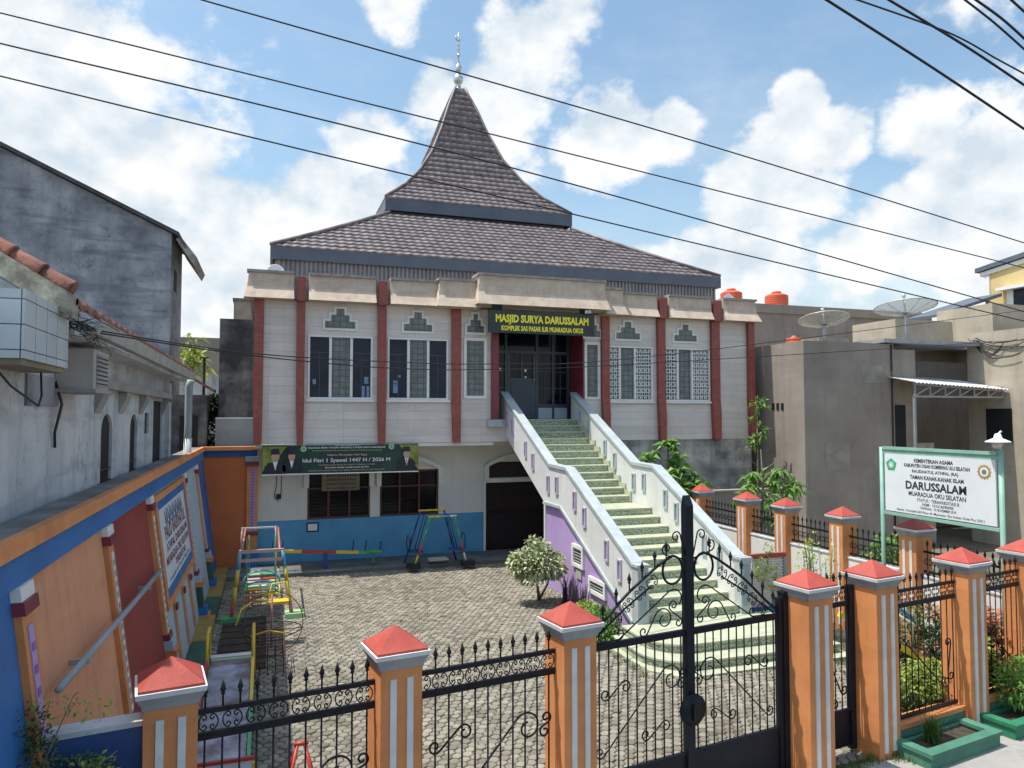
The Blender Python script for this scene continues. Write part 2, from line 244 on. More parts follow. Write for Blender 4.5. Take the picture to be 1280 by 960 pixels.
# ------------------------------------------------------------------ mesh builder
class MB:
    def __init__(s): s.v = []; s.f = []; s.mi = []; s.cur = 0; s.sm = []; s.smooth = False
    def add(s, vs, fs):
        o = len(s.v); s.v += [tuple(p) for p in vs]
        for f in fs: s.f.append([i+o for i in f]); s.mi.append(s.cur); s.sm.append(s.smooth)
        return s
    def box(s, a, b, T=None):
        (x0, y0, z0), (x1, y1, z1) = a, b
        vs = [(x0, y0, z0), (x1, y0, z0), (x1, y1, z0), (x0, y1, z0), (x0, y0, z1), (x1, y0, z1), (x1, y1, z1), (x0, y1, z1)]
        if T: vs = [T(Vector(p)) for p in vs]
        return s.add(vs, [(3, 2, 1, 0), (4, 5, 6, 7), (0, 1, 5, 4), (1, 2, 6, 5), (2, 3, 7, 6), (3, 0, 4, 7)])
    def hexa(s, bot, top):
        return s.add(list(bot)+list(top), [(3, 2, 1, 0), (4, 5, 6, 7), (0, 1, 5, 4), (1, 2, 6, 5), (2, 3, 7, 6), (3, 0, 4, 7)])
    def prism(s, poly, axis, a, b):
        """poly: 2-D points; axis 0 -> (y,z) swept in x, 1 -> (x,z) swept in y, 2 -> (x,y) swept in z"""
        def P(p, t): return (t, p[0], p[1]) if axis == 0 else (p[0], t, p[1]) if axis == 1 else (p[0], p[1], t)
        n = len(poly); vs = [P(p, a) for p in poly]+[P(p, b) for p in poly]
        return s.add(vs, [tuple(range(n)), tuple(reversed(range(n, 2*n)))]+[(i, i+n, (i+1) % n+n, (i+1) % n) for i in range(n)])
    def tube(s, pts, r, n=6, closed=False):
        pts = [Vector(p) for p in pts]; k = len(pts); rs = r if isinstance(r, (list, tuple)) else [r]*k; vs = []; sm = s.smooth; s.smooth = True
        ref = None
        for i, p in enumerate(pts):
            if closed: d = pts[(i+1) % k]-pts[i-1]
            else: d = pts[min(i+1, k-1)]-pts[max(i-1, 0)]
            d.normalize()
            if ref is None: ref = Vector((0, 0, 1)) if abs(d.z) < .9 else Vector((1, 0, 0))
            u = d.cross(ref)
            if u.length < 1e-4: u = d.orthogonal()
            u.normalize(); w = u.cross(d); ref = w
            vs += [p+(u*math.cos(2*math.pi*j/n)+w*math.sin(2*math.pi*j/n))*rs[i] for j in range(n)]
        fs = []
        for i in range(k if closed else k-1):
            i2 = (i+1) % k
            for j in range(n): fs.append((i*n+j, i*n+(j+1) % n, i2*n+(j+1) % n, i2*n+j))
        if not closed: fs += [tuple(reversed(range(n))), tuple(range((k-1)*n, k*n))]
        s.add(vs, fs); s.smooth = sm; return s
    def bar(s, p, q, w, h=None):
        """rectangular bar from p to q, w wide, h high"""
        h = h or w; p, q = Vector(p), Vector(q); d = (q-p).normalized(); up = Vector((0, 0, 1)) if abs(d.z) < .9 else Vector((0, 1, 0))
        u = d.cross(up).normalized()*w/2; t = u.cross(d).normalized()*h/2
        return s.hexa([p-u-t, p+u-t, p+u+t, p-u+t], [q-u-t, q+u-t, q+u+t, q-u+t])
    def lathe(s, prof, c, n=16):
        vs = []; sm = s.smooth; s.smooth = True
        for (r, z) in prof: vs += [(c[0]+r*math.cos(2*math.pi*j/n), c[1]+r*math.sin(2*math.pi*j/n), c[2]+z) for j in range(n)]
        k = len(prof); fs = [(i*n+j, i*n+(j+1) % n, (i+1)*n+(j+1) % n, (i+1)*n+j) for i in range(k-1) for j in range(n)]
        fs += [tuple(reversed(range(n))), tuple(range((k-1)*n, k*n))]
        s.add(vs, fs); s.smooth = sm; return s
    def build(s, name, mats, parent=None, local=False):
        me = bpy.data.meshes.new(name); o = bpy.data.objects.new(name, me); COL.objects.link(o)
        off = Vector((0, 0, 0))
        if parent is not None:
            o.parent = parent
            if not local: off = worldloc(parent)
        me.from_pydata([tuple(Vector(p)-off) for p in s.v], [], s.f)
        for m in (mats if isinstance(mats, (list, tuple)) else [mats]): me.materials.append(m)
        me.polygons.foreach_set('material_index', s.mi); me.polygons.foreach_set('use_smooth', s.sm)
        bm = bmesh.new(); bm.from_mesh(me); bmesh.ops.recalc_face_normals(bm, faces=bm.faces) if s.recalc else None; bm.to_mesh(me); bm.free()
        return o
    recalc = True
def worldloc(o):
    l = Vector((0, 0, 0))
    while o is not None: l += o.location; o = o.parent
    return l
def tag(o, label=None, cat=None, group=None, kind=None):
    for k, v in (('label', label), ('category', cat), ('group', group), ('kind', kind)):
        if v: o[k] = v
    return o
def thing(name, label, cat, loc=(0, 0, 0), rz=0, group=None):
    o = bpy.data.objects.new(name, None); COL.objects.link(o); o.empty_display_size = .2
    o.location = loc; o.rotation_euler = (0, 0, rz); return tag(o, label, cat, group)
def copy_tree(o, parent=None):
    c = o.copy(); COL.objects.link(c)
    if parent is not None: c.parent = parent
    for ch in [x for x in bpy.data.objects if x.parent == o]: copy_tree(ch, c)
    return c
def struct(name, mb, m): o = mb.build(name, m); o['kind'] = 'structure'; return o
def holed(mb, x0, x1, z0, z1, y, dep, holes):
    """wall front in the plane Y=y facing the street, with real openings dep deep"""
    xs = sorted({x0, x1, *[h[0] for h in holes], *[h[1] for h in holes]}); zs = sorted({z0, z1, *[h[2] for h in holes], *[h[3] for h in holes]})
    for i in range(len(xs)-1):
        for j in range(len(zs)-1):
            cx, cz = (xs[i]+xs[i+1])/2, (zs[j]+zs[j+1])/2
            if any(h[0] < cx < h[1] and h[2] < cz < h[3] for h in holes): continue
            mb.add([(xs[i], y, zs[j]), (xs[i+1], y, zs[j]), (xs[i+1], y, zs[j+1]), (xs[i], y, zs[j+1])], [(0, 1, 2, 3)])
    for (a, b, c, d) in holes:
        q = [(a, y, c), (b, y, c), (b, y, d), (a, y, d)]; r = [(p[0], y+dep, p[2]) for p in q]
        for i in range(4): mb.add([q[i], r[i], r[(i+1) % 4], q[(i+1) % 4]], [(0, 1, 2, 3)])
    return mb
def frame_mb(x0, x1, z0, z1, y0, y1, w, mb=None):
    mb = mb or MB()
    mb.box((x0, y0, z0), (x0+w, y1, z1)); mb.box((x1-w, y0, z0), (x1, y1, z1)); mb.box((x0+w, y0, z0), (x1-w, y1, z0+w)); mb.box((x0+w, y0, z1-w), (x1-w, y1, z1)); return mb
FONT_CACHE = {}
def text(parent, s, c, xd, zd, width, height, mat, bold=.02, name='lettering', local=False):
    cu = bpy.data.curves.new('lettering', 'FONT'); cu.body = s; cu.size = 1; cu.offset = bold; cu.align_x = 'LEFT'; cu.resolution_u = 2
    o = bpy.data.objects.new('lettering', cu); COL.objects.link(o); dg = bpy.context.evaluated_depsgraph_get(); dg.update()
    me = bpy.data.meshes.new_from_object(o.evaluated_get(dg)); bpy.data.objects.remove(o); bpy.data.curves.remove(cu)
    xs = [v.co.x for v in me.vertices]; ys = [v.co.y for v in me.vertices]; x0, x1, y0, y1 = min(xs), max(xs), min(ys), max(ys)
    xd, zd, c = Vector(xd).normalized(), Vector(zd).normalized(), Vector(c); off = Vector((0, 0, 0)) if local or parent is None else worldloc(parent)
    for v in me.vertices:
        u = (v.co.x-(x0+x1)/2)/(x1-x0)*width; w = (v.co.y-(y0+y1)/2)/(y1-y0)*height; v.co = c+xd*u+zd*w-off
    me.materials.clear(); me.materials.append(mat); ob = bpy.data.objects.new(name, me); COL.objects.link(ob); ob.parent = parent; return ob
def leaves(mb, blobs, n, size, asp=.45, droop=.3, shell=.55, rnd=random):
    """n folded leaves spread through ellipsoids (centre, radii, weight)"""
    tot = sum(b[2] for b in blobs)
    for (c, r, w) in blobs:
        for _ in range(int(n*w/tot)):
            while True:
                p = Vector((rnd.uniform(-1, 1), rnd.uniform(-1, 1), rnd.uniform(-1, 1)))
                if shell*rnd.random() < p.length < 1: break
            q = Vector((c[0]+p.x*r[0], c[1]+p.y*r[1], c[2]+p.z*r[2]))
            d = (p.normalized()*.7+Vector((rnd.gauss(0, .6), rnd.gauss(0, .6), rnd.gauss(.1, .5)-droop))).normalized()
            leaf(mb, q, d, size*rnd.uniform(.6, 1.25), asp, rnd)
def leaf(mb, q, d, L_, asp=.45, rnd=random, bend=.25):
    u = d.cross(Vector((rnd.gauss(0, .4), rnd.gauss(0, .4), 1))); u = (u if u.length > 1e-3 else d.orthogonal()).normalized(); w = u.cross(d)
    a = q; m = q+d*L_*.5+w*L_*.08; e = q+d*L_-Vector((0, 0, bend*L_*.5)); h = u*L_*asp*.5
    mb.add([a, m-h+w*.03*L_, m, m+h+w*.03*L_, e], [(0, 2, 1), (0, 3, 2), (1, 2, 4), (2, 3, 4)])
def blade_clump(mb, c, n, h, spread, w=.02, rnd=random):
    for _ in range(n):
        a = rnd.uniform(0, 6.28); l = h*rnd.uniform(.55, 1.1); s_ = spread*rnd.uniform(.2, 1); b = Vector((c[0]+rnd.gauss(0, .03), c[1]+rnd.gauss(0, .03), c[2])); d = Vector((math.cos(a), math.sin(a), 0)); t = Vector((-d.y, d.x, 0))*w/2
        m = b+d*s_*.35+Vector((0, 0, l*.6)); e = b+d*s_+Vector((0, 0, l*(.95 if s_ < .5*l else .75)))
        mb.add([b-t, b+t, m+t, m-t, e], [(0, 1, 2, 3), (3, 2, 4)])
def clothoid(p, th, Ln, k0, k1, n=26):
    pts = [p]; x, z = p; ds = Ln/n
    for i in range(n):
        k = k0+(k1-k0)*((i+.5)/n)**1.6; th += k*ds; x += math.cos(th)*ds; z += math.sin(th)*ds; pts.append((x, z))
    return pts
def scroll(mid, th, half, La, ka, Lb, kb):
    """S- or C-scroll: straight middle with a spiral at each end (ka, kb signed end curvatures)"""
    dx, dz = math.cos(th), math.sin(th); a = (mid[0]+dx*half, mid[1]+dz*half); b = (mid[0]-dx*half, mid[1]-dz*half)
    return list(reversed(clothoid(b, th+math.pi, Lb, 0, kb)))+clothoid(a, th, La, 0, ka)
def spiral_end(p, th, R0, turns, sg, r1=None, n=None):
    r1 = r1 or R0*.38; Ln = turns*2*math.pi*(R0+r1)/2; n = n or max(14, int(turns*22)); x, z = p; pts = []; ds = Ln/n
    for i in range(n):
        r = R0+(r1-R0)*max(0, (i/n-.25))/.75; a = sg*ds/r; th += a/2; x += math.cos(th)*ds; z += math.sin(th)*ds; th += a/2; pts.append((x, z))
    return pts
def sscroll(ca, Ra, sa, cb, Rb, sb, ta=1.2, tb=1.15):
    """wrought S: a straight bar with a spiral round ca at one end and round cb at the other"""
    th = math.atan2(ca[1]-cb[1], ca[0]-cb[0])
    for _ in range(8):
        pa = (ca[0]+sa*Ra*math.sin(th), ca[1]-sa*Ra*math.cos(th)); pb = (cb[0]-sb*Rb*math.sin(th), cb[1]+sb*Rb*math.cos(th)); th = math.atan2(pa[1]-pb[1], pa[0]-pb[0])
    return list(reversed(spiral_end(pb, th+math.pi, Rb, tb, sb)))+[pb, pa]+spiral_end(pa, th, Ra, ta, sa)
def escroll(st, c, R_, sg, t=1.2):
    th = math.atan2(c[1]-st[1], c[0]-st[0])
    for _ in range(8): p = (c[0]+sg*R_*math.sin(th), c[1]-sg*R_*math.cos(th)); th = math.atan2(p[1]-st[1], p[0]-st[0])
    return [st, p]+spiral_end(p, th, R_, t, sg)
def flat(pts, y=0): return [(p[0], y, p[1]) for p in pts]

# ================================================================== SETTING
FA = math.atan2(6.9-5.37, 9.36+.59)                # the street fence is turned a little from the facade
DV = Vector((math.cos(FA), math.sin(FA), 0)); NV = Vector((DV.y, -DV.x, 0)); A0 = Vector((-.59, 5.37, 0))
def FP(s, t=0, z=0): return A0+DV*s-NV*t+Vector((0, 0, z))   # s along the fence, t into the yard

g = MB(); g.add([(-400, -300, -.03), (500, -300, -.03), (500, 900, -.03), (-400, 900, -.03)], [(0, 1, 2, 3)]); struct('ground', g, m_earth)
g = MB(); q = [FP(-60, -1.0, -.012), FP(80, -1.0, -.012), FP(80, -8, -.012), FP(-60, -8, -.012)]; g.add(q, [(0, 1, 2, 3)]); struct('road', g, m_street)
g = MB(); q = [FP(-60, -.12), FP(80, -.12), FP(80, -1.0), FP(-60, -1.0)]
g.hexa([p-Vector((0, 0, .1)) for p in q], [p+Vector((0, 0, .005)) for p in q]); struct('pavement', g, m_conc)
# yard floor: individual hexagonal blocks over joint sand
g = MB(); g.add([(-1.1, 4.9, -.004), (9.7, 4.9, -.004), (9.7, 17.9, -.004), (-1.1, 17.9, -.004)], [(0, 1, 2, 3)]); struct('yard_bed', g, m_joint)
pv = MB(); pv.recalc = False; hw = .118; rr = hw/math.sqrt(3); rowh = rr*1.5; rnd = random.Random(3)
for j in range(int(12.6/rowh)):
    for i in range(int(10.6/hw)):
        x = -.83+i*hw+(hw/2 if j % 2 else 0); y = 4.95+j*rowh
        f = (Vector((x, y, 0))-A0); s_ = f.dot(DV); t_ = -f.dot(NV)
        if t_ < -.05 or y > 17.55 or x > 9.55: continue
        if 5.8 < x < 8.0 and 9.6 < y: continue
        if x > 8.0 and y > 7.6+.0*x and y > 9.2: continue
        if x > 8.1 and t_ > .9 and y > 7.9: continue
        dz = rnd.gauss(0, .0035); tx, ty = rnd.gauss(0, .022), rnd.gauss(0, .022); a0 = rnd.gauss(0, .03); vs = []
        for (r_, zz) in ((rr*.91, -.014), (rr*.86, .006), (rr*.66, .013)):
            for k in range(6):
                a = math.pi/6+k*math.pi/3+a0; px, py = r_*math.cos(a), r_*math.sin(a); vs.append((x+px, y+py, zz+dz+px*tx+py*ty))
        pv.add(vs, [(12, 13, 14, 15, 16, 17)]+[(k, (k+1) % 6, 6+(k+1) % 6, 6+k) for k in range(6)]+[(6+k, 6+(k+1) % 6, 12+(k+1) % 6, 12+k) for k in range(6)])
struct('paved_yard', pv, m_paver)
g = MB(); g.box((-1.0, 17.45, -.02), (8.2, 18.75, .10)); struct('apron', g, m_concfloor)
# planted bed on the right of the stair and along the street fence
g = MB(); g.box((7.92, 11.1, -.02), (9.6, 17.6, .06)); g.hexa([FP(7.3, .1, -.02), FP(10.6, .1, -.02), Vector((9.6, 9.3, -.02)), Vector((7.6, 8.0, -.02))], [FP(7.3, .1, .10), FP(10.6, .1, .10), Vector((9.6, 9.3, .10)), Vector((7.6, 8.0, .10))]); struct('garden_soil', g, m_soil)
# kerbed strip along the leaning wall, painted in green and yellow lengths
g = MB()
ys = [4.9, 7.4, 8.3, 10.0, 10.9, 12.6, 14.2, 15.6, 18.55]
for k in range(len(ys)-1): g.cur = k % 2; g.box((-1.16, ys[k]+.003, -.02), (-.84, ys[k+1], .13))
kerb = g.build('painted_kerb', [m_greendark, m_yellowkerb]); kerb['kind'] = 'structure'

# ================================================================== MOSQUE
FY = 17.6
mosque = thing('mosque', 'two storey mosque with pale tiled facade, red columns and tiered mauve tile roof', 'mosque', (6.43, FY, 0))
def part(mb, name, mat, parent=None): return mb.build(name, mat, parent or mosque)
# upper storey wall with real openings
H_up = [(.87, 2.37, 4.09, 5.6), (2.73, 4.24, 4.09, 5.6), (8.66, 9.99, 4.1, 5.58), (10.33, 11.82, 4.1, 5.58), (4.64, 5.24, 4.13, 5.66), (7.95, 8.41, 4.13, 5.66), (5.45, 7.92, 3.6, 6.36)]
w = MB(); w.recalc = False
holed(w, -.30, 13.22, 3.04, 6.4, FY, .22, H_up[:-1]+[H_up[-1]])
part(w, 'upper_wall', m_tile)
w = MB(); w.box((-.30, FY+.23, 3.05), (5.44, FY+.3, 6.4)); w.box((7.925, FY+.23, 3.05), (13.22, FY+.3, 6.4))
w.box((-.30, FY+.305, 3.05), (-.2, 31, 6.4)); w.box((-.26, 18.80, 0), (-.205, 31, 3.046)); w.box((13.12, FY+.305, 0), (13.22, 31, 6.4)); w.box((-.2, 30.9, 0), (13.12, 31, 6.4)); part(w, 'side_wall', m_whitewall)
w = MB(); w.box((-.28, FY+.02, 2.95), (5.43, 18.76, 3.036)); w.box((5.43, FY+.24, 2.95), (7.9, 18.76, 3.036)); part(w, 'soffit', m_whitewall)
# porch recess
w = MB(); w.box((5.3, FY+.31, 3.45), (8.3, 19.0, 3.6)); part(w, 'porch_floor', m_tread)
for x0, x1 in ((5.25, 5.62), (7.91, 8.12)): w = MB(); w.box((x0, 17.46, 3.42), (x1, 17.595, 3.6)); part(w, 'porch_sill', m_railcap)
w = MB(); w.box((5.35, FY+.31, 3.61), (5.44, 18.8, 6.36)); w.box((7.921, FY+.31, 3.61), (8.0, 18.8, 6.36)); w.box((5.35, FY+.31, 6.362), (7.96, 18.9, 6.42)); part(w, 'porch_lining', m_maroon)
c_ = MB(); c_.box((5.36, 17.47, 3.605), (5.53, 17.64, 6.36)); part(c_, 'porch_column', m_maroon)
c_ = MB(); c_.box((7.90, 17.585, 3.605), (7.917, 18.25, 6.355)); c_.box((7.90, 17.572, 3.605), (7.955, 17.584, 6.355)); part(c_, 'porch_column', m_maroon)
# door screen: four bays with transoms, panelled leaf on the left
scr = MB(); z0, z1 = 3.61, 6.36; X = [5.445, 6.06, 6.95, 7.42, 7.865]
for x in X: scr.box((x-.035, 18.5, z0), (x+.035, 18.6, z1))
for (a, b, zz) in ((5.47, 7.84, 5.42), (5.47, 7.84, 6.0)): scr.box((a, 18.495, zz-.04), (b, 18.605, zz+.04))
scr.box((6.98, 18.495, 3.92), (7.84, 18.605, 4.02)); part(scr, 'door_frame', m_doorgrey)
p_ = MB(); p_.box((6.98, 18.51, 3.612), (7.835, 18.59, 3.915)); part(p_, 'door_dwarf_wall', m_paleblue)
dl = MB(); dl.box((6.10, 18.51, 3.612), (6.91, 18.57, 4.72)); dl.box((6.2, 18.495, 3.75), (6.8, 18.515, 4.15)); dl.box((6.2, 18.495, 4.25), (6.8, 18.515, 4.6))
dl.box((6.10, 18.51, 4.725), (6.18, 18.57, 5.375)); dl.box((6.83, 18.51, 4.725), (6.91, 18.57, 5.375)); dl.box((6.48, 18.51, 4.725), (6.53, 18.57, 5.375)); leaf_o = part(dl, 'door_leaf', m_doorgrey)
h_ = MB(); h_.tube([(6.85, 18.47, 4.6), (6.85, 18.47, 4.75)], .012); part(h_, 'door_handle', m_steel, leaf_o)
for a, b, c, d in ((5.48, 6.02, 3.62, 5.38), (6.1, 6.91, 4.73, 5.38), (6.98, 7.39, 4.03, 5.38), (7.455, 7.83, 4.03, 5.38), (5.48, 6.02, 5.46, 5.95), (6.1, 6.91, 5.46, 5.95), (6.98, 7.39, 5.46, 5.95), (7.455, 7.83, 5.46, 5.95), (5.48, 7.83, 6.05, 6.35)):
    gl = MB(); gl.box((a, 18.55, c), (b, 18.565, d)); part(gl, 'door_pane', m_glass2)
mu = MB()
for (a, b, c, d) in ((5.48, 6.02, 3.62, 5.38), (6.98, 7.39, 4.03, 5.38), (7.455, 7.83, 4.03, 5.38)):
    mu.box(((a+b)/2-.012, 18.53, c), ((a+b)/2+.012, 18.549, d))
    for z_ in (4.45, 4.9): mu.box((a, 18.532, z_-.012), (b, 18.547, z_+.012))
part(mu, 'door_muntin', m_doorgrey)
nz = MB()
for (x, z) in ((5.9, 4.95), (6.62, 4.92), (6.62, 4.73)): nz.box((x-.03, 18.52, z-.035), (x+.03, 18.53, z+.035))
part(nz, 'door_notice', m_white)
# windows of the upper storey
def tri_window(x0, x1, z0, z1, a, b, lattice):
    fr = MB(); frame_mb(x0, x1, z0, z1, FY-.03, FY+.1, .042, fr)
    for (u, v) in ((a, a+.06), (b, b+.06)): fr.box((u, FY-.028, z0+.05), (v, FY+.1, z1-.05))
    fr.box((x0-.04, FY-.07, z0-.06), (x1+.04, FY-.002, z0-.005))
    f = part(fr, 'window', m_whitetrim)
    gb = MB(); gb.box((a+.06, FY+.03, z0+.05), (b, FY+.06, z1-.05)); part(gb, 'glass_block_panel', m_block, f)
    for (u, v) in ((x0+.05, a), (b+.06, x1-.05)):
        if lattice:
            lt = MB(); nx, nz_ = max(4, int((v-u)/.062)), int((z1-z0-.1)/.088)
            for i in range(1, nx): xx = u+(v-u)*i/nx; lt.box((xx-.010, FY+.0, z0+.05), (xx+.010, FY+.03, z1-.05))
            for j in range(1, nz_): zz = z0+.05+(z1-z0-.1)*j/nz_; lt.box((u, FY-.002, zz-.013), (v, FY+.032, zz+.013))
            for i in range(nx):
                for j in range(nz_):
                    if i % 2 or j % 2: continue
                    xx = u+(v-u)*(i+.5)/nx; zz = z0+.05+(z1-z0-.1)*(j+.5)/nz_; lt.box((xx-.02, FY+.004, zz-.02), (xx+.02, FY+.028, zz+.02))
            part(lt, 'lattice', m_lattice, f)
            gl = MB(); gl.box((u, FY+.15, z0+.05), (v, FY+.17, z1-.05)); part(gl, 'pane', m_dark, f)
        else:
            gl = MB(); gl.box((u, FY+.05, z0+.05), (v, FY+.06, z1-.05)); part(gl, 'pane', m_glass, f)
            sb = MB(); sb.box((u, FY+.035, z1-.42), (v, FY+.049, z1-.395)); sb.box(((u+v)/2-.01, FY+.036, z0+.05), ((u+v)/2+.01, FY+.048, z1-.42)); part(sb, 'glazing_bar', m_doorgrey, f)
tri_window(.87, 2.37, 4.09, 5.6, 1.35, 1.84, False); tri_window(2.73, 4.24, 4.09, 5.6, 3.21, 3.70, False)
tri_window(8.66, 9.99, 4.1, 5.58, 8.96, 9.42, True); tri_window(10.33, 11.82, 4.1, 5.58, 10.75, 11.21, True)
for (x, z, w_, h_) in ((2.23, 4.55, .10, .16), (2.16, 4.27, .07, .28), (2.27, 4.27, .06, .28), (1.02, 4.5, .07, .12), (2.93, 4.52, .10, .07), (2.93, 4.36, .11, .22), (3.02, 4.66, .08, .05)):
    mb = MB(); mb.box((x-w_/2, FY+.036, z-h_/2), (x+w_/2, FY+.0485, z+h_/2)); part(mb, 'pane_patch', m_panepatch)  # small flat pale blue patches just in front of the panes
for (x0, x1) in ((4.64, 5.24), (7.95, 8.41)):
    fr = MB(); frame_mb(x0, x1, 4.13, 5.66, FY-.03, FY+.08, .07, fr); f = part(fr, 'side_light', m_whitetrim)
    gb = MB(); gb.box((x0+.07, FY+.03, 4.2), (x1-.07, FY+.05, 5.59)); part(gb, 'glass_block_panel', m_block, f)
def stepped(cx, z, w_, half=0):
    st = [(.5, 0), (.5, .16), (.3, .16), (.3, .31), (.13, .31), (.13, .46)]
    def poly(k, up):
        e = [(cx+s*(p[0]*w_+k), z+p[1]+(k if p[1] > 0 else -k*up)) for s, sq in ((-1, st), (1, list(reversed(st)))) for p in sq]; return e
    o_ = MB(); o_.prism(poly(.055, 1), 1, FY-.035, FY-.001); f = part(o_, 'stepped_vent', m_whitetrim)
    i_ = MB(); i_.prism(poly(0, 0), 1, FY-.045, FY-.002); part(i_, 'vent_block', m_block, f)
for cx in (1.6, 3.47, 9.24, 11.03): stepped(cx, 5.78, .70)
for cx in (4.94, 8.18): stepped(cx, 5.80, .44)
# tall red columns; they break up through the parapet band and kick out near the foot
for (x0, x1, top) in ((-.34, -.12, 6.38), (.60, .79, 6.93), (2.48, 2.69, 6.93), (4.32, 4.55, 6.36), (8.43, 8.65, 6.36), (10.12, 10.35, 6.93), (11.84, 12.10, 6.93), (13.06, 13.27, 6.38)):
    c_ = MB(); p0, p1 = FY-.10, FY-.09
    prof = [(top, .115), (4.15, .115), (3.95, .14), (3.75, .165), (3.03, .17)] if x0 > 8 else [(top, .11), (3.95, .11), (3.7, .125), (3.03, .13)]
    for (za, da), (zb, db) in zip(prof, prof[1:]):
        ia, ib = max(0, (4.1-za)*.035), max(0, (4.1-zb)*.035)
        c_.hexa([(x0+ib, FY-db, zb), (x1-ib*.4, FY-db, zb), (x1-ib*.4, FY-.004, zb), (x0+ib, FY-.004, zb)], [(x0+ia, FY-da, za), (x1-ia*.4, FY-da, za), (x1-ia*.4, FY-.004, za), (x0+ia, FY-.004, za)])
    part(c_, 'column', m_colm)
    if top > 6.5:
        t = MB(); t.box((x0-.07, FY-.115, 6.41), (x1+.07, FY-.02, 6.975)); part(t, 'band_recess', m_bandcap)
        t = MB(); t.box((x0, FY-.21, 6.36), (x1, FY-.118, 6.93)); part(t, 'column_head', m_colm)
# parapet band: steep upper face, flared lower lip, dark capping; three steps out over the porch
def band(x0, x1, lip, z0, z1, name='parapet_band', e0=0, e1=0):
    h = z1-z0; pr = [(FY-.0, z0), (lip, z0), (lip+.15, z0+h*.44), (lip+.185, z1), (FY, z1)]
    mb = MB(); n = len(pr); ins = [0, 0, .07, .10, .10]
    vs = [(x0+ins[i]*e0, p[0], p[1]) for i, p in enumerate(pr)]+[(x1-ins[i]*e1, p[0], p[1]) for i, p in enumerate(pr)]
    mb.add(vs, [tuple(range(n)), tuple(reversed(range(n, 2*n)))]+[(i, i+n, (i+1) % n+n, (i+1) % n) for i in range(n)])
    b = part(mb, name, m_band); k = MB(); k.box((x0+.06*e0, lip+.14, z1+.002), (x1-.06*e1, FY+.05, z1+.06)); part(k, 'capping', m_bandcap, b); return b
cols = [(.53, .86), (2.41, 2.76)]
for (a, b, e0, e1) in ((-.56, .53, 1, 0), (.86, 2.41, 0, 0), (2.76, 3.95, 0, 0), (9.0, 10.05, 0, 0), (10.42, 11.77, 0, 0), (12.17, 13.36, 0, 1)): band(a, b, 17.25, 6.38, 6.98, e0=e0, e1=e1)
band(3.85, 4.95, 17.08, 6.365, 7.02, e0=1); band(8.35, 9.02, 17.08, 6.365, 7.04, e1=1)
band(4.80, 8.40, 16.88, 6.44, 7.17, 'porch_canopy', 1, 1)
w = MB(); w.box((-.45, FY+.06, 6.42), (13.3, FY+.35, 6.96)); w.box((-.45, FY+.36, 6.42), (-.25, 31, 6.96)); w.box((13.1, FY+.36, 6.42), (13.3, 31, 6.96)); part(w, 'parapet', m_bandcap)
w = MB(); w.box((-.24, FY+.36, 6.5), (13.09, 31, 6.6)); part(w, 'roof_slab', m_conc)
# ------------------------------------------------------------------ roofs
def hip_side(cx, cy, prof, rows, ang, wave=.235, amp=.020, lift=.035):
    """one tiled slope: every row laps over the row below it, tiles wave across the row"""
    mb = MB(); mb.recalc = False; mb.smooth = True
    def z_at(r):
        for (r0, z0), (r1, z1) in zip(prof, prof[1:]):
            if r1 <= r <= r0: return z0+(z1-z0)*(r0-r)/(r0-r1)
        return prof[-1][1]
    # equal slope-length rows
    S = [0]; pts = [prof[0]]; fine = []
    for (r0, z0), (r1, z1) in zip(prof, prof[1:]):
        for k in range(12): fine.append((r0+(r1-r0)*k/12, z0+(z1-z0)*k/12))
    fine.append(prof[-1]); acc_ = [0]
    for a, b in zip(fine, fine[1:]): acc_.append(acc_[-1]+math.hypot(a[0]-b[0], a[1]-b[1]))
    rr_ = []
    for k in range(rows+1):
        t = acc_[-1]*k/rows; j = next(i for i in range(len(acc_)) if acc_[i] >= t-1e-9); j = max(1, j); f = (t-acc_[j-1])/(acc_[j]-acc_[j-1]); rr_.append((fine[j-1][0]+(fine[j][0]-fine[j-1][0])*f, fine[j-1][1]+(fine[j][1]-fine[j-1][1])*f))
    ca, sa = math.cos(ang), math.sin(ang)
    def put(u, r, z): x, y = u, -r; return (cx+x*ca-y*sa, cy+x*sa+y*ca, z)
    st = wave/4
    for k in range(rows):
        (r0, z0), (r1, z1) = rr_[k], rr_[k+1]; sl = math.hypot(r0-r1, z1-z0); nx, nz = (z1-z0)/sl, (r0-r1)/sl
        n = int(r0/st)+1; idx = []; vs = []
        for i in range(-n, n+1):
            u = i*st; wv = amp*(0, 1, .55, -.35)[i % 4]; u0 = max(-r0, min(r0, u)); u1 = max(-r1, min(r1, u))
            vs += [put(u0, r0+nx*(-.004), z0-.012), put(u0, r0+nx*(lift+wv), z0+nz*(lift+wv)), put(u1, r1+nx*wv*.6, z1+nz*wv*.6)]
        fs = []
        for i in range(2*n):
            a = i*3; fs += [(a, a+3, a+4, a+1)]
            if abs((i-n)*st) < r1+st or abs((i+1-n)*st) < r1+st or True: fs.append((a+1, a+4, a+5, a+2))
        mb.add(vs, fs)
    return mb
LP = [(6.42, 7.84), (5.2, 8.53), (3.95, 9.27), (3.0, 9.86)]
UP = [(3.08, 10.35), (2.35, 11.02), (1.78, 11.72), (1.26, 12.58), (.84, 13.6), (.52, 14.55), (.26, 15.2), (.16, 15.46)]
CX, CYR = 6.43, 24.93
for k in range(4): part(hip_side(CX, CYR, LP, 13, k*math.pi/2), 'lower_roof_slope', m_roof)
for k in range(4): part(hip_side(6.39, 25.0, UP, 24, k*math.pi/2), 'upper_roof_slope', m_roof)
